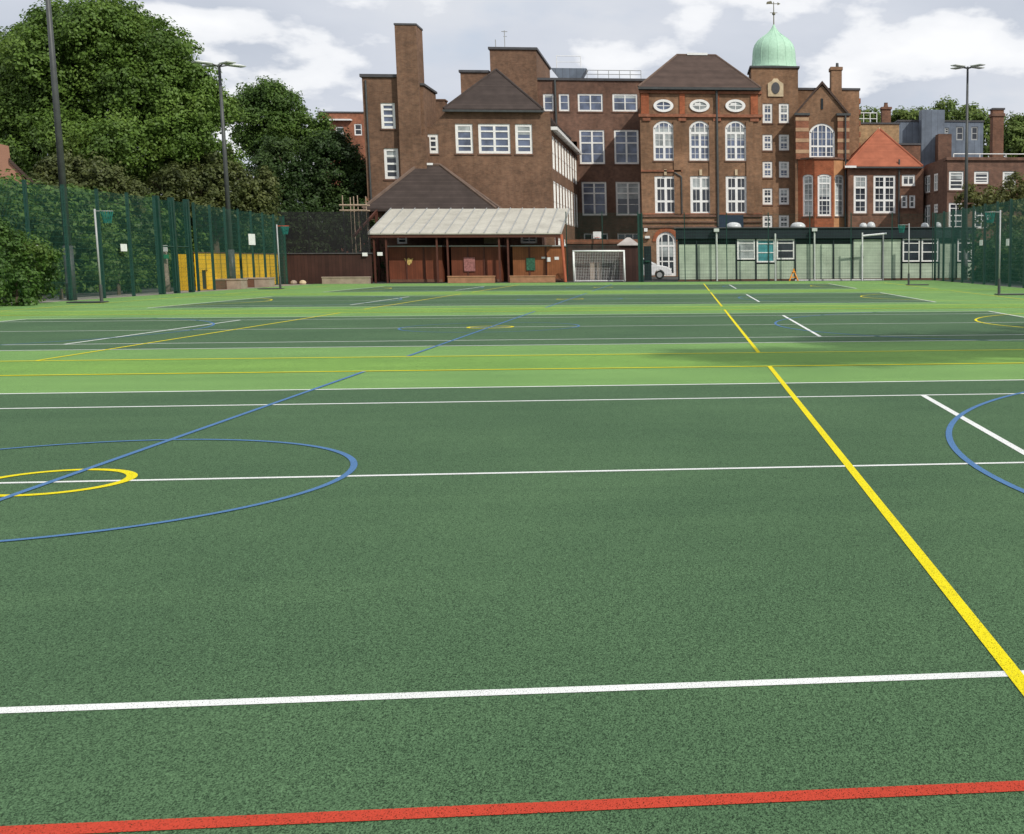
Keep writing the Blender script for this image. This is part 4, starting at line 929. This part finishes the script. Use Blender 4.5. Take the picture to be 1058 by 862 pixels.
# yellow boards behind the left fence
ybd = thing('yellow_boarded_wall', 'bright yellow painted board wall behind the green mesh fence', 'wall', (-18.3, 54, 0))
W0 = Vector((X(206, 52, 285), 52, 0)); W1 = Vector((X(288, 67, 285), 67, 0)); wu = (W1-W0).normalized(); wn_ = Vector((wu.y, -wu.x, 0)); WL = (W1-W0).length
PYl = Plane(W0, wu, wn_)
yd0 = PYl.hit(209.3, 290)[0]; yd1 = PYl.hit(215.5, 290)[0]
mb = MB(); facade(mb, PYl, 0, WL, 0, 1.76, [(yd0, yd1, .04, .95)], .3); shell(mb, PYl, 0, WL, 0, 1.76, .18); mb.build('boards', M['yellow_board'], ybd)
MB().pbox(PYl, yd0, yd1, .04, .95, -.17, -.12).build('hatch', M['hut_dark'], ybd)
MB().box(X(181, 52, 285), X(200, 52, 285), 52, 52.1, 0, 1.7).build('gate_leaf', M['yellow_board'], ybd)
MB().pbox(PYl, -.05, WL+.05, 1.763, 1.80, -.2, .04).build('capping', M['bench_dark'], ybd)

def mesh_fence(name, label, p0, p1, h, bay, sp=.05, wr=.0035, hs=.2, post=.04, wire='green_wire', skip=()):
    p0, p1 = Vector((*p0, 0)), Vector((*p1, 0)); L = (p1-p0).length; u = (p1-p0)/L; nrm = Vector((u.y, -u.x, 0)); n_ = max(1, round(L/bay))
    t = thing(name, label, 'fence', tuple((p0+p1)/2))
    for k in range(n_+1):
        c = p0+u*L*k/n_; m_ = MB(); P = Plane(c, u, nrm); m_.pbox(P, -post, post, 0, h+.08, -post*1.2, post*1.2); m_.build('post', M['green_metal'], t)
    for k in range(n_):
        a, b = L*k/n_+post, L*(k+1)/n_-post; P = Plane(p0, u, nrm); m_ = MB(); d = .05
        for x in np.arange(a, b, sp):
            m_.add([P.pt(x-wr, .04, d), P.pt(x+wr, .04, d), P.pt(x, .04, d+2*wr), P.pt(x-wr, h, d), P.pt(x+wr, h, d), P.pt(x, h, d+2*wr)], [(0, 1, 4, 3), (1, 2, 5, 4), (2, 0, 3, 5)])
        for z in np.arange(.05, h+.01, hs):
            m_.add([P.pt(a, z-wr, d-.008), P.pt(a, z+wr, d-.008), P.pt(a, z, d-.008-2*wr), P.pt(b, z-wr, d-.008), P.pt(b, z+wr, d-.008), P.pt(b, z, d-.008-2*wr)], [(0, 1, 4, 3), (1, 2, 5, 4), (2, 0, 3, 5)])
        m_.build('mesh_panel', M[wire], t)
    return t
FX0 = -17.9
mesh_fence('mesh_fence', 'tall dark green weldmesh fence running along the left side of the courts', (FX0+.9, -9), (FX0-.05, 45.5), 4.0, 2.55, sp=.085, wr=.0032, post=.045)
mesh_fence('mesh_fence', 'tall dark green weldmesh fence in front of the yellow boards', tuple((W0+wn_*.45-wu*1.75)[:2]), tuple((W1+wn_*.45)[:2]), 3.95, 2.5, sp=.10, wr=.003, post=.045)
# gate in the left fence
gt = thing('mesh_gate', 'dark green double mesh gate with thick posts left of the yellow boards', 'gate', (FX0, 47.2, 0))
for yy in (45.7, 47.2, 48.8): MB().box(FX0-.16, FX0+.06, yy-.09, yy+.09, 0, 4.1).build('gate_post', M['green_metal'], gt)
for (ya, yb) in ((45.82, 47.08), (47.32, 48.68)):
    m_ = MB()
    for y in np.arange(ya, yb, .05): m_.tube((FX0, y, .1), (FX0, y, 3.95), .004, n=3, caps=False)
    for z in np.arange(.1, 3.96, .2): m_.tube((FX0+.01, ya, z), (FX0+.01, yb, z), .004, n=3, caps=False)
    lf = m_.build('gate_leaf', M['green_wire'], gt)
    MB().tube((FX0, ya+.03, .1), (FX0, ya+.03, 3.95), .03).tube((FX0, yb-.03, .1), (FX0, yb-.03, 3.95), .03).tube((FX0, ya, 2.0), (FX0, yb, 2.0), .03).build('leaf_frame', M['green_metal'], lf)
mesh_fence('mesh_fence', 'tall dark green weldmesh fence running along the right side of the courts', (19.3, -9), (19.45, 66.4), 4.05, 2.55, sp=.085, wr=.0034, post=.05)
mesh_fence('mesh_fence', 'thin green weldmesh fence across the far end before the hut', (X(664, 66.7, 270), 66.9), (19.4, 66.9), 4.1, 2.45, sp=.1, wr=.0025, post=.028)
mesh_fence('mesh_fence', 'thin green weldmesh fence behind the white goal', (X(586, 70.6, 270), 70.6), (X(660, 70.6, 270), 70.6), 4.3, 2.6, sp=.08, wr=.003, post=.028)
# sheeted gate post & panel
gp = thing('sheeted_gate', 'dark green gate leaf folded back beside a thick green post right of the goal', 'gate', (X(666, 67.4), 67.4, 0))
x0, x1 = X(659.3, 67.2, 260), X(664.6, 67.2, 260); MB().box(x0, x1, 67.0, 67.28, 0, Z(221, 67.2, 662)).build('gate_post', M['green_metal'], gp)
x2 = X(673, 67.6, 270); MB().box(x1+.02, x2, 67.5, 67.58, .08, Z(254.5, 67.5, 668)).build('gate_panel', M['hut_dark'], gp)
MB().box(x1+.1, x2-.1, 67.42, 67.496, 1.2, 1.3).build('rail', M['green_metal'], gp)
# brick wall behind the goal
wl = thing('yard_wall', 'dark red brick wall with lighter coping behind the white goal', 'wall', (X(622, 71.3), 71.3, 0))
x0, x1 = X(585, 71.3, 270), X(663, 71.3, 270); zt_ = Z(252, 71.3, 622)
MB().box(x0, x1, 71.3, 71.55, 0, zt_).build('brickwork', M['brick_deep'], wl)
MB().box(x0-.03, x1+.03, 71.25, 71.6, zt_+.003, zt_+.28).build('coping', M['brick_red'], wl)
gzb = thing('pitched_kiosk', 'small dark kiosk with pale pitched roof between the white goal and the green gate', 'kiosk', (X(648, 69.4), 69.4, 0))
k0, k1, kz0, kz1 = X(637.5, 69.4), X(660.5, 69.4), Z(254, 69.4, 648), Z(247, 69.4, 648)
MB().box(k0+.12, k1-.06, 69.45, 70.4, 0, kz0).build('wall', M['brown_board'], gzb)
hip(MB(), k0, k1, 69.3, 70.5, kz0+.06, ((k0+k1)/2-.1, 69.9), ((k0+k1)/2+.1, 69.9), kz1+.1, .05).build('roof', M['kiosk_roof'], gzb)
bb = thing('basketball_backboard', 'small white backboard above the yard wall behind the goal', 'backboard', (X(617, 72.2), 72.2, 0))
P_ = front(72.2); r = pxrect(P_, 612.8, 239.5, 621.3, 246.5); MB().pbox(P_, *r, -.02, .02).build('board', M['white_metal'], bb)
xm = (r[0]+r[1])/2; MB().tube((xm, 72.35, 0), (xm, 72.35, r[2]+.3), .05).build('pole', M['dark_metal'], bb)
mb = MB(); mb.path([(xm+.2*math.cos(t), 71.97+.2*math.sin(t), r[2]+.06) for t in np.linspace(0, 2*PI, 15)], .012, 4); mb.build('hoop', M['red_plastic'], bb)

# ================================================================== GOAL
YGo = 67.6
gl = thing('football_goal', 'small white five a side goal with net at the far end', 'goal', (X(619, YGo), YGo, 0))
g0, g1 = X(592.8, YGo, 275), X(645, YGo, 275); gz = Z(259.5, YGo, 619); r_ = .055; gd = 1.0
for x in (g0, g1): MB().tube((x, YGo, 0), (x, YGo, gz), r_, n=12).build('goalpost', M['white_metal'], gl, smooth=True)
MB().tube((g0-.05, YGo, gz), (g1+.05, YGo, gz), r_, n=12).build('crossbar', M['white_metal'], gl, smooth=True)
mb = MB()
for x in (g0, g1): mb.path([(x, YGo, gz), (x, YGo+.5, gz-.05), (x, YGo+gd, .05), (x, YGo, .05)], .03)
mb.tube((g0, YGo+gd, .05), (g1, YGo+gd, .05), .03); mb.build('back_frame', M['white_metal'], gl)
mb = MB(); A = lambda s_, x: (x, YGo+.5+.5*s_, gz-.05+(.1-gz)*s_)
for k in range(int((g1-g0)/.1)+1):
    x = g0+k*.1; mb.path([(x, YGo, gz), (x, YGo+.5, gz-.05), (x, YGo+gd, .05)], .007, 3)
for k in range(20): s_ = k/19; mb.tube(A(s_, g0), A(s_, g1), .007, n=3)
for x in (g0, g1):
    for k in range(9): q = k/9; mb.tube((x, YGo+q*.5+.05, .05), (x, YGo+q*.5+.02, gz-.03), .004, n=3)
    for k in range(18): z_ = .05+k*gz/19; mb.tube((x, YGo, z_), (x, YGo+.5+.45*(1-z_/gz), z_), .004, n=3)
mb.build('net', M['white_net'], gl)
for px in (612, 619.5):
    x = X(px, 69.6, 280); t = thing('short_post', 'tan timber post standing behind the goal net, %s of two' % ('left' if px < 615 else 'right'), 'post', (x, 69.6, 0), 'tan posts behind the goal')
    MB().box(x-.13, x+.13, 69.5, 69.7, 0, 1.15).build('shaft', M['bench_pale'], t); MB().box(x-.15, x+.15, 69.48, 69.72, 1.153, 1.2).build('cap', M['bench_dark'], t)
# white hurdle frame by the hut
YF = 67.3
fr = thing('white_post_frame', 'tall white metal frame with a slanting top bar in front of the hut boarding', 'frame', (X(902, YF), YF, 0))
a0, a1 = X(891, YF, 265), X(912.5, YF, 265)
for x, yt in ((a0, 240.5), (a1, 241)): MB().tube((x, YF, 0), (x, YF, Z(yt, YF, 900)), .045, n=8).build('upright', M['white_metal' if x == a0 else 'grey_metal'], fr)
MB().tube((a0, YF, Z(243.8, YF, 900)), (a1+.2, YF, Z(241.5, YF, 900)), .06, n=8).build('top_bar', M['white_metal'], fr)

# ================================================================== NETBALL POSTS
def netball(x, y, s_, label, rmat='grey_metal'):
    t = thing('netball_post', label, 'netball post', (x, y, 0), 'netball posts at the court ends')
    MB().tube((x, y, .55), (x, y, 3.12), .032, .03, 10).build('pole', M['grey_metal'], t, smooth=True)
    MB().tube((x, y, .03), (x, y, .6), .055, .055, 10).build('sleeve', M['dark_metal'], t)
    MB().box(min(x-.1*s_, x+1.0*s_), max(x-.1*s_, x+1.0*s_), y-.3, y+.3, .012, .05).build('base_plate', M['dark_metal'], t, bevel=.01)
    rg = MB(); cx = x-s_*.38; rr_ = .19
    rg.path([(cx+rr_*math.cos(q), y+rr_*math.sin(q), 3.05) for q in np.linspace(0, 2*PI, 21)], .01, 5); rg.tube((x, y, 3.05), (x-s_*.19, y, 3.05), .012)
    ro = rg.build('ring', M[rmat], t)
    n_ = MB()
    for k in range(14):
        q = 2*PI*k/14; q2 = q+.5; n_.tube((cx+rr_*math.cos(q), y+rr_*math.sin(q), 3.05), (cx+.11*math.cos(q2), y+.11*math.sin(q2), 2.65), .009, n=3); q2 = q-.5
        n_.tube((cx+rr_*math.cos(q), y+rr_*math.sin(q), 3.05), (cx+.11*math.cos(q2), y+.11*math.sin(q2), 2.65), .009, n=3)
    n_.build('net', M['teal_net'], ro)
netball(-15.55, 35.0, -1, 'netball post with teal net in front of the left fence')
netball(-15.65, 53.6, -1, 'netball post in front of the yellow boards by the benches', 'red_plastic')
netball(15.65, 36.4, 1, 'netball post with teal net close to the right edge fence')
netball(15.4, 53.4, 1, 'netball post in front of the hut windows on the right')

# ================================================================== LAMP MASTS
def mast(x, y, h, label, rot=0):
    t = thing('floodlight_mast', label, 'floodlight', (x, y, 0), 'floodlight masts around the courts')
    MB().tube((x, y, 1.9), (x, y, h), .13, .065, 14).build('pole', M['dark_metal'], t, smooth=True)
    MB().tube((x, y, 0), (x, y, 1.95), .17, .165, 14).build('base_section', M['dark_metal'], t, smooth=True)
    MB().box(x-.06, x+.06, y-.19, y-.16, .6, 1.3).build('access_door', M['lead'], t)
    arms = MB()
    for k in range(4):
        q = rot+R(38)+k*PI/2; d = Vector((math.cos(q), math.sin(q), 0)); s_ = Vector((-d.y, d.x, 0))
        a = Vector((x, y, h-.12)); arms.tube(a, a+d*.45+Vector((0, 0, .12)), .035, n=6)
        c = a+d*.85+Vector((0, 0, .1+(.05 if k < 2 else 0)))
        m_ = MB(); vs = []
        for zz, k1, k2 in ((-.04, .40, .2), (.01, .44, .24), (.06, .22, .12)):
            for sa, sb in ((-1, -1), (1, -1), (1, 1), (-1, 1)): vs.append(tuple(c+d*sa*k1+s_*sb*k2+Vector((0, 0, zz))))
        m_.add(vs, [(3, 2, 1, 0), (8, 9, 10, 11)]+[(i+j, i+(j+1) % 4, i+4+(j+1) % 4, i+4+j) for i in (0, 4) for j in range(4)])
        lo = m_.build('lamp_head', M['white_metal'], t)
        vs = [tuple(c+d*sa*.33+s_*sb*.15+Vector((0, 0, -.055))) for sa, sb in ((-1, -1), (1, -1), (1, 1), (-1, 1))]
        MB().quad(*reversed(vs)).build('lens', M['dome'], lo)
    arms.build('bracket_arm', M['dark_metal'], t)
mast(-18.12, 38.4, 13.6, 'nearest floodlight mast, its top cut off by the picture, on the left side')
mast(X(240.5, 56.6, 290), 56.6, Z(66.5, 56.6, 229), 'floodlight mast with four lamps in front of the yellow boards', R(8))
mast(X(997, 67.9, 280), 67.9, Z(69, 67.9, 1000), 'floodlight mast with four lamps before the right brick wing', R(-5))

# ================================================================== CAR, STAND, BINS, NOTICES
YV = 76.5
xf = X(694, YV, 285); L_ = 4.1; x0 = xf-L_
cr = thing('parked_car', 'white hatchback parked behind the gate with only its bonnet showing', 'car', (xf-L_/2, YV+.85, 0))
PV = front(YV)
prof = [(0, .35), (.02, .75), (.12, 1.0), (.5, 1.42), (.9, 1.5), (1.9, 1.5), (2.35, 1.42), (3.1, .98), (3.75, .86), (4.02, .7), (4.1, .5), (4.08, .3),
        (3.62, .26), (3.58, .45), (3.45, .6), (3.27, .66), (3.08, .6), (2.95, .45), (2.92, .26), (1.1, .26), (1.06, .45), (.93, .6), (.75, .66), (.57, .6), (.44, .45), (.4, .26), (.05, .26)]
mb = MB(); poly = [(x0+a_, z_) for a_, z_ in prof]; mb.prism(PV, poly, 0, -1.7); mb.build('body', M['car_white'], cr, bevel=.03)
for lo, hi in (((.62, 1.02), (1.55, 1.36)), ((1.65, 1.02), (2.45, 1.36))):
    MB().prism(PV, [(x0+lo[0]-.15, lo[1]), (x0+hi[0]+(.35 if lo[0] > 1 else 0), lo[1]), (x0+hi[0]-(.12 if lo[0] > 1 else 0), hi[1]), (x0+lo[0]+(.1 if lo[0] < 1 else -.15), hi[1])], .003, .012).build('side_window', M['glass'], cr)
MB().add([(x0+2.42, YV+.12, 1.41), (x0+3.1, YV+.05, 1.02), (x0+3.1, YV+1.65, 1.02), (x0+2.42, YV+1.58, 1.41)], [(0, 1, 2, 3)]).build('windscreen', M['glass'], cr)
MB().box(x0+3.92, x0+4.1, YV+.08, YV+.4, .62, .76).build('headlight', M['dome'], cr); MB().box(x0+3.92, x0+4.1, YV+1.3, YV+1.62, .62, .76).build('headlight', M['dome'], cr)
for wx in (.75, 3.27):
    for wy in (YV+.02, YV+1.5):
        wo = MB().tube((x0+wx, wy, .3), (x0+wx, wy+.18, .3), .3, n=20).build('wheel', M['rubber'], cr); MB().tube((x0+wx, wy-.01, .3), (x0+wx, wy+.05, .3), .18, n=16).build('rim', M['grey_metal'], wo)

YA = 67.3; xa = X(820, YA, 287)
tr_ = thing('trestle_stand', 'small orange A shaped stand on the court edge before the hut', 'stand', (xa, YA, 0))
for sx in (-1, 1):
    for yy in (YA-.18, YA+.18):
        MB().tube((xa+sx*.27, yy, .0), (xa+sx*.07, YA, .52), .035, .03, 8).build('leg', M['orange'], tr_)
MB().box(xa-.2, xa+.2, YA-.04, YA+.04, .2, .26).build('crosspiece', M['orange'], tr_)
MB().lathe((xa, YA, .5), [(.11, 0), (.13, .06), (.05, .1), (.05, .25)], 12).build('top', M['orange'], tr_)

def notice(px, py, w_, h_, Pl, label, mt='paper'):
    a_, z_ = Pl.hit(px, py); o = MB().pbox(Pl, a_-w_/2, a_+w_/2, z_-h_/2, z_+h_/2, .06, .08)
    c = Pl.pt(a_, z_, .07); return tag(o.build('notice_sign', M[mt], org=c), label, 'sign', 'white notices fixed to the fences')
PFl = Plane((FX0+.15, 0, 0), (0, 1, 0), (1, 0, 0)); PFr = Plane((19.3, 0, 0), (0, -1, 0), (-1, 0, 0))
notice(35, 257, .35, .25, PFl, 'small white notice on the left fence above the ivy')
notice(126, 256, .5, .28, PFl, 'white notice on the left fence right of the nearest netball post')
notice(258.8, 247.5, .9, .55, PFl, 'larger white notice on the fence above the yellow boards')
notice(1015, 251, .6, .28, PFr, 'small white notice on the right fence left of the netball post')
notice(1042.5, 250.5, .5, .32, PFr, 'small white notice on the right fence right of the netball post')
# orange-red shirt-like marker on the far netball post ring area -> loose ring seen in the photo
# pale post with green sign behind gate
ps = thing('pale_sign_post', 'pale trunk like post carrying a green sign with white top behind the gate', 'post', (X(171, 50), 50, 0))
x0, x1 = X(168, 50, 280), X(174, 50, 280); MB().lathe(((x0+x1)/2, 50, 0), [(.2, 0), (.16, .5), (.14, 1.2), (.13, Z(258, 50, 171))], 10).build('post', M['bench_pale'], ps, smooth=True)
MB().box(X(162, 49.7), X(173, 49.7), 49.7, 49.74, Z(267.5, 49.7, 168), Z(263, 49.7, 168)).build('green_sign', M['sign_green'], ps)
MB().box(X(168, 49.7), X(172.2, 49.7), 49.7, 49.75, Z(260, 49.7, 168), Z(253.5, 49.7, 168)).build('white_sign', M['paper'], ps)
# loose stones beside the wall
for px, c_, lab in ((303.5, 'bench_pale', 'cream'), (313, 'stone', 'tan')):
    x = X(px, 65.8, 294); tag(MB().lathe((x, 65.8, 0), [(.16, 0), (.2, .08), (.17, .18), (.06, .24)], 9).build('ball', M[c_], org=(x, 65.8, 0)), lab+' coloured ball on the ground at the foot of the boarded wall', 'ball')

# ================================================================== VEGETATION
def leaf_mesh(pts, nrm, size, name, mat, parent=None, org=(0, 0, 0)):
    n = len(pts); t1 = rng.normal(size=(n, 3)); t1 -= (t1*nrm).sum(1)[:, None]*nrm; t1 /= np.linalg.norm(t1, axis=1)[:, None]+1e-9
    t2 = np.cross(nrm, t1); s_ = size*rng.uniform(.6, 1.3, n)[:, None]
    v = np.stack([pts-t1*s_*.5, pts+t2*s_*.32+nrm*s_*.08, pts+t1*s_*.5, pts-t2*s_*.32+nrm*s_*.08], 1).reshape(-1, 3)-np.array(org)
    m = bpy.data.meshes.new(name); m.vertices.add(4*n); m.vertices.foreach_set('co', v.ravel())
    m.loops.add(4*n); m.loops.foreach_set('vertex_index', np.arange(4*n)); m.polygons.add(n)
    m.polygons.foreach_set('loop_start', np.arange(n)*4); m.polygons.foreach_set('loop_total', np.full(n, 4))
    m.materials.append(mat); m.update(); m.validate()
    o = bpy.data.objects.new(name, m); COL.objects.link(o)
    if parent: o.parent = parent
    else: o.location = org
    return o
def crown(lobes, dens, leaf, clump=.7, nleaf=38, fill=.5, sub=0):
    """lobes: (cx,cy,cz,rx,ry,rz).  Leaf clumps sit on bumpy shells with gaps; leaves point outward and up."""
    P, N = [], []
    if sub:
        L2 = []
        for (cx, cy, cz, rx, ry, rz) in lobes:
            L2.append((cx, cy, cz, rx*.78, ry*.78, rz*.78))
            for _ in range(sub):
                d = rng.normal(size=3); d /= np.linalg.norm(d); q = rng.uniform(.26, .42)
                L2.append((cx+d[0]*rx*.74, cy+d[1]*ry*.74, cz+d[2]*rz*.74, rx*q, ry*q, rz*q))
        lobes = L2
    for (cx, cy, cz, rx, ry, rz) in lobes:
        area = 4*PI*((rx*ry)**1.6/3+(rx*rz)**1.6/3+(ry*rz)**1.6/3)**(1/1.6)
        k = int(area*dens/nleaf)+4
        d = rng.normal(size=(k, 3)); d /= np.linalg.norm(d, axis=1)[:, None]
        rad = np.where(rng.uniform(size=k) < fill, rng.uniform(.86, 1.03, k), rng.uniform(.5, .95, k))
        rad *= 1+.07*np.sin(d[:, 0]*5+cx)+.07*np.sin(d[:, 1]*6+cy)+.06*np.sin(d[:, 2]*7+cz)
        c = np.array([cx, cy, cz])+d*np.array([rx, ry, rz])*rad[:, None]
        cs = clump*rng.uniform(.6, 1.35, k)
        q = rng.normal(size=(k, nleaf, 3)); q /= np.linalg.norm(q, axis=2)[:, :, None]
        q *= (rng.uniform(size=(k, nleaf, 1))**.5)*cs[:, None, None]; q[:, :, 2] *= .75
        pts = c[:, None, :]+q
        nn = q/(np.linalg.norm(q, axis=2)[:, :, None]+1e-6)*.8+d[:, None, :]*.6+rng.normal(size=q.shape)*.45+np.array([0, 0, .45])
        nn /= np.linalg.norm(nn, axis=2)[:, :, None]
        P.append(pts.reshape(-1, 3)); N.append(nn.reshape(-1, 3))
    P = np.concatenate(P); N = np.concatenate(N); keep = P[:, 2] > .03
    return P[keep], N[keep]
def tree(name, label, base, lobes, mat, dens=45, leaf=.3, trunk=.35, clump=.7, cat='tree', group=None, limbs=True, fill=.5, sub=0):
    t = thing(name, label, cat, base, group)
    P, N = crown(lobes, dens, leaf, clump, fill=fill, sub=sub)
    o = leaf_mesh(P, N, leaf, 'crown', M[mat], t, base); ORG[o.name] = base
    b = Vector(base); tb = MB(); top = max(l[2] for l in lobes)
    tb.tube(b-Vector((0, 0, .1)), b+Vector((0, 0, top*.45)), trunk, trunk*.75, 10)
    fork = b+Vector((0, 0, top*.45-.1))
    if limbs:
        for l in lobes:
            e = Vector(l[:3]); mid = fork.lerp(e, .5)+Vector((random.uniform(-.3, .3), random.uniform(-.3, .3), .3))
            tb.tube(fork, mid, trunk*.55, trunk*.4, 7); tb.tube(mid, e, trunk*.4, trunk*.15, 7)
            for _ in range(3):
                e2 = e+Vector((random.uniform(-.6, .6)*l[3], random.uniform(-.6, .6)*l[4], random.uniform(-.3, .6)*l[5])); tb.tube(mid, e2, trunk*.2, trunk*.06, 5)
    tb.build('trunk', M['bark'], t)
    return t
def lobe(px, py, Y, rpx, rpy, dy=None):
    x, z = at(px, py, Y); m = (Y-CY)/1261; return (x, Y, z, rpx*m, dy or rpx*m, rpy*m)
def base_of(px, Y): return (X(px, Y, 290), Y, 0)
# big tree
Yt = 66
tree('broadleaf_tree', 'huge bright green dome shaped tree, largest on the left side', base_of(112, Yt),
     [lobe(105, 85, Yt, 88, 78), lobe(55, 80, Yt-1, 55, 60), lobe(150, 75, Yt-1, 55, 60), lobe(185, 120, Yt-1.5, 48, 55), lobe(30, 120, Yt, 55, 65), lobe(100, 48, Yt, 60, 40), lobe(130, 150, Yt-2, 75, 55), lobe(60, 160, Yt-1, 70, 50), lobe(200, 160, Yt-1, 42, 40), lobe(10, 70, Yt+1, 35, 40)],
     'leaf_big', 105, .19, .55, .5, sub=13)
Yt = 92
tree('broadleaf_tree', 'rounded green tree right behind the middle floodlight mast', base_of(285, Yt),
     [lobe(280, 125, Yt, 42, 38), lobe(258, 130, Yt, 25, 35), lobe(310, 140, Yt, 30, 28), lobe(285, 105, Yt, 28, 20), lobe(330, 150, Yt, 18, 18)], 'leaf_mid', 90, .21, .4, .55, sub=9)
Yt = 80  # crown in the dark leaf colour
tree('broadleaf_tree', 'dark green tree mass left of the brick wing, with rusty top', base_of(325, Yt),
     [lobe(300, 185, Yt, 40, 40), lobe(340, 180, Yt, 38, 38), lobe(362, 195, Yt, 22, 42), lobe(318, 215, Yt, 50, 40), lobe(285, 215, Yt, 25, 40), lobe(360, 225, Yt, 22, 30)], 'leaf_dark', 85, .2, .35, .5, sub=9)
tree('rusty_shrub', 'small rusty green treetop against the left corner of the brick wing', base_of(352, 83), [lobe(352, 158, 83, 14, 10), lobe(366, 165, 83, 10, 12)], 'leaf_rust', 55, .22, .15, .4)
# clipped olive trees behind the fence
Yt = 58
tree('clipped_tree', 'clipped olive green tree top behind the fence between first and second masts', base_of(95, Yt-3),
     [lobe(95, 185, Yt-3, 38, 30), lobe(75, 190, Yt-3, 30, 28), lobe(120, 200, Yt-3, 28, 25), lobe(45, 205, Yt-5, 35, 22)], 'leaf_olive', 80, .18, .25, .36, sub=8)
tree('clipped_tree', 'clipped olive green tree top above the fence and yellow boards', base_of(225, Yt+7),
     [lobe(200, 195, Yt+4, 38, 30), lobe(232, 190, Yt+6, 38, 32), lobe(262, 198, Yt+7, 24, 26), lobe(175, 200, Yt+3, 28, 28), lobe(270, 215, Yt+7, 18, 25)], 'leaf_olive', 80, .18, .25, .36, sub=8)
# dark planting behind the left fence
def shrub(label, px, py, Y, rpx, rpy, mat, name='shrub', dens=80, leaf=.16, extra=(), dy=None, clump=.32):
    L = [lobe(px, py, Y, rpx, rpy, dy)]+[lobe(*e) for e in extra]
    return tree(name, label, base_of(px, Y), L, mat, dens, leaf, .08, clump, 'shrub', None, False, sub=3)
shrub('dense ivy bush growing through the left fence at the picture edge', 15, 290, 32.5, 30, 28, 'leaf_ivy', 'ivy_bush', 230, .11, [(42, 287, 35, 20, 30, .6), (-15, 282, 31, 25, 36, .6), (30, 262, 34, 26, 24, .6), (8, 255, 33, 22, 24, .6)], .6, .25)
shrub('tall green shrub behind the fence beside the nearest netball post', 122, 265, 45.5, 18, 42, 'leaf_mid', 'shrub', 90, .16, [(100, 255, 43, 16, 45), (136, 280, 48, 12, 28)], None, .3)
shrub('yellowish shrub at the foot of the nearest floodlight mast', 62, 285, 39.5, 9, 27, 'leaf_light', 'shrub', 90, .13, (), .5, .22)
shrub('dark green shrubs filling the space behind the left fence', 20, 225, 46, 45, 35, 'leaf_dark', 'shrub', 60, .2, [(80, 240, 50, 35, 35), (-30, 240, 42, 50, 40), (140, 235, 56, 30, 30), (60, 262, 48, 40, 30)], None, .4)
shrub('dark green shrubs behind the fence above the yellow boards', 215, 235, 66, 35, 32, 'leaf_dark', 'shrub', 60, .2, [(255, 240, 69, 30, 32), (180, 235, 62, 22, 34), (160, 270, 60, 16, 28)], None, .4)
def hedge(name, label, x0, y0, x1, y1, h, th, mat, dens=75, leaf=.22):
    n_ = int(math.hypot(x1-x0, y1-y0)/2.2)+1
    return tree(name, label, ((x0+x1)/2, (y0+y1)/2, 0), [(x0+(x1-x0)*k/n_+random.uniform(-.3, .3), y0+(y1-y0)*k/n_, z_*h, 1.7, th, h*.36) for k in range(n_+1) for z_ in (.25, .68)], mat, dens, leaf, .1, .45, 'hedge', None, False)
hedge('tall_hedge', 'long dark hedge closing the view behind the left fence', -22.5, 8, -24.8, 82, 4.6, 1.2, 'leaf_mid')
hedge('tall_hedge', 'dark hedge behind the black netting left of the shelter', -26, 72, -14.5, 76.5, 5.2, 1.2, 'leaf_dark')
hedge('tall_hedge', 'dark hedge behind the right fence in front of the brick wing', 25, 40, 22.5, 64, 2.7, 1.2, 'leaf_dark')
# right side
Yt = 73.5
tree('broadleaf_tree', 'small bushy tree with olive leaves before the right wing windows', (X(1045, Yt, 280), Yt, 0),
     [lobe(1030, 205, Yt, 26, 16), lobe(1052, 200, Yt, 22, 20), lobe(1008, 207, Yt, 20, 12), lobe(998, 200, Yt, 10, 9), lobe(1075, 200, Yt, 25, 22), lobe(1040, 228, Yt, 34, 20)], 'leaf_tawny', 60, .22, .15, .4)
shrub('dark bushes low behind the right fence', 1040, 272, 62, 28, 20, 'leaf_dark', 'shrub', 80, .18, [(1010, 275, 70, 22, 18), (1070, 265, 55, 30, 30), (985, 280, 72, 14, 12)], None, .35)
for lab, px, py, Y, rp, rq, ex in (('leafy tree rising behind the grey clad block', 960, 130, 135, 30, 14, [(945, 125, 135, 20, 12), (978, 112, 136, 12, 10), (930, 122, 135, 12, 8), (1000, 128, 134, 20, 14), (1020, 145, 134, 18, 22), (1005, 118, 134, 14, 8)]),
                                   ('leafy tree at the right edge beyond the lone chimney', 1060, 150, 125, 30, 22, [(1045, 145, 125, 20, 18), (1052, 128, 125, 12, 8), (1075, 140, 125, 25, 25)]),
                                   ('small pale treetop just right of the parapet block', 893, 120, 120, 8, 7, [(907, 121, 120, 6, 6)])):
    tree('broadleaf_tree', lab, base_of(px, Y), [lobe(px, py, Y, rp, rq)]+[lobe(*e) for e in ex], 'leaf_light', 45, .38, .3, .8, group=None)
# unseen tree added right of the frame, crown shaped to shade the second court
tree('broadleaf_tree', 'tall unseen tree beyond the right fence, crown shaped to shade the courts', (27, -3, 0), [(29.3, -.3, 15.5, 4.6, 3.6, 3.0), (27.3, -5.4, 20.2, 3.4, 2.2, 2.0), (25.6, -9.6, 23.0, 1.9, 1.0, 1.0), (32, 1.5, 13.5, 4, 3, 3)], 'leaf_mid', 80, .4, .3, .8)

# ------------------------------------------------------------------ render
scn.render.resolution_x, scn.render.resolution_y = 1024, 834
scn.render.engine = 'CYCLES'
scn.cycles.max_bounces = 6
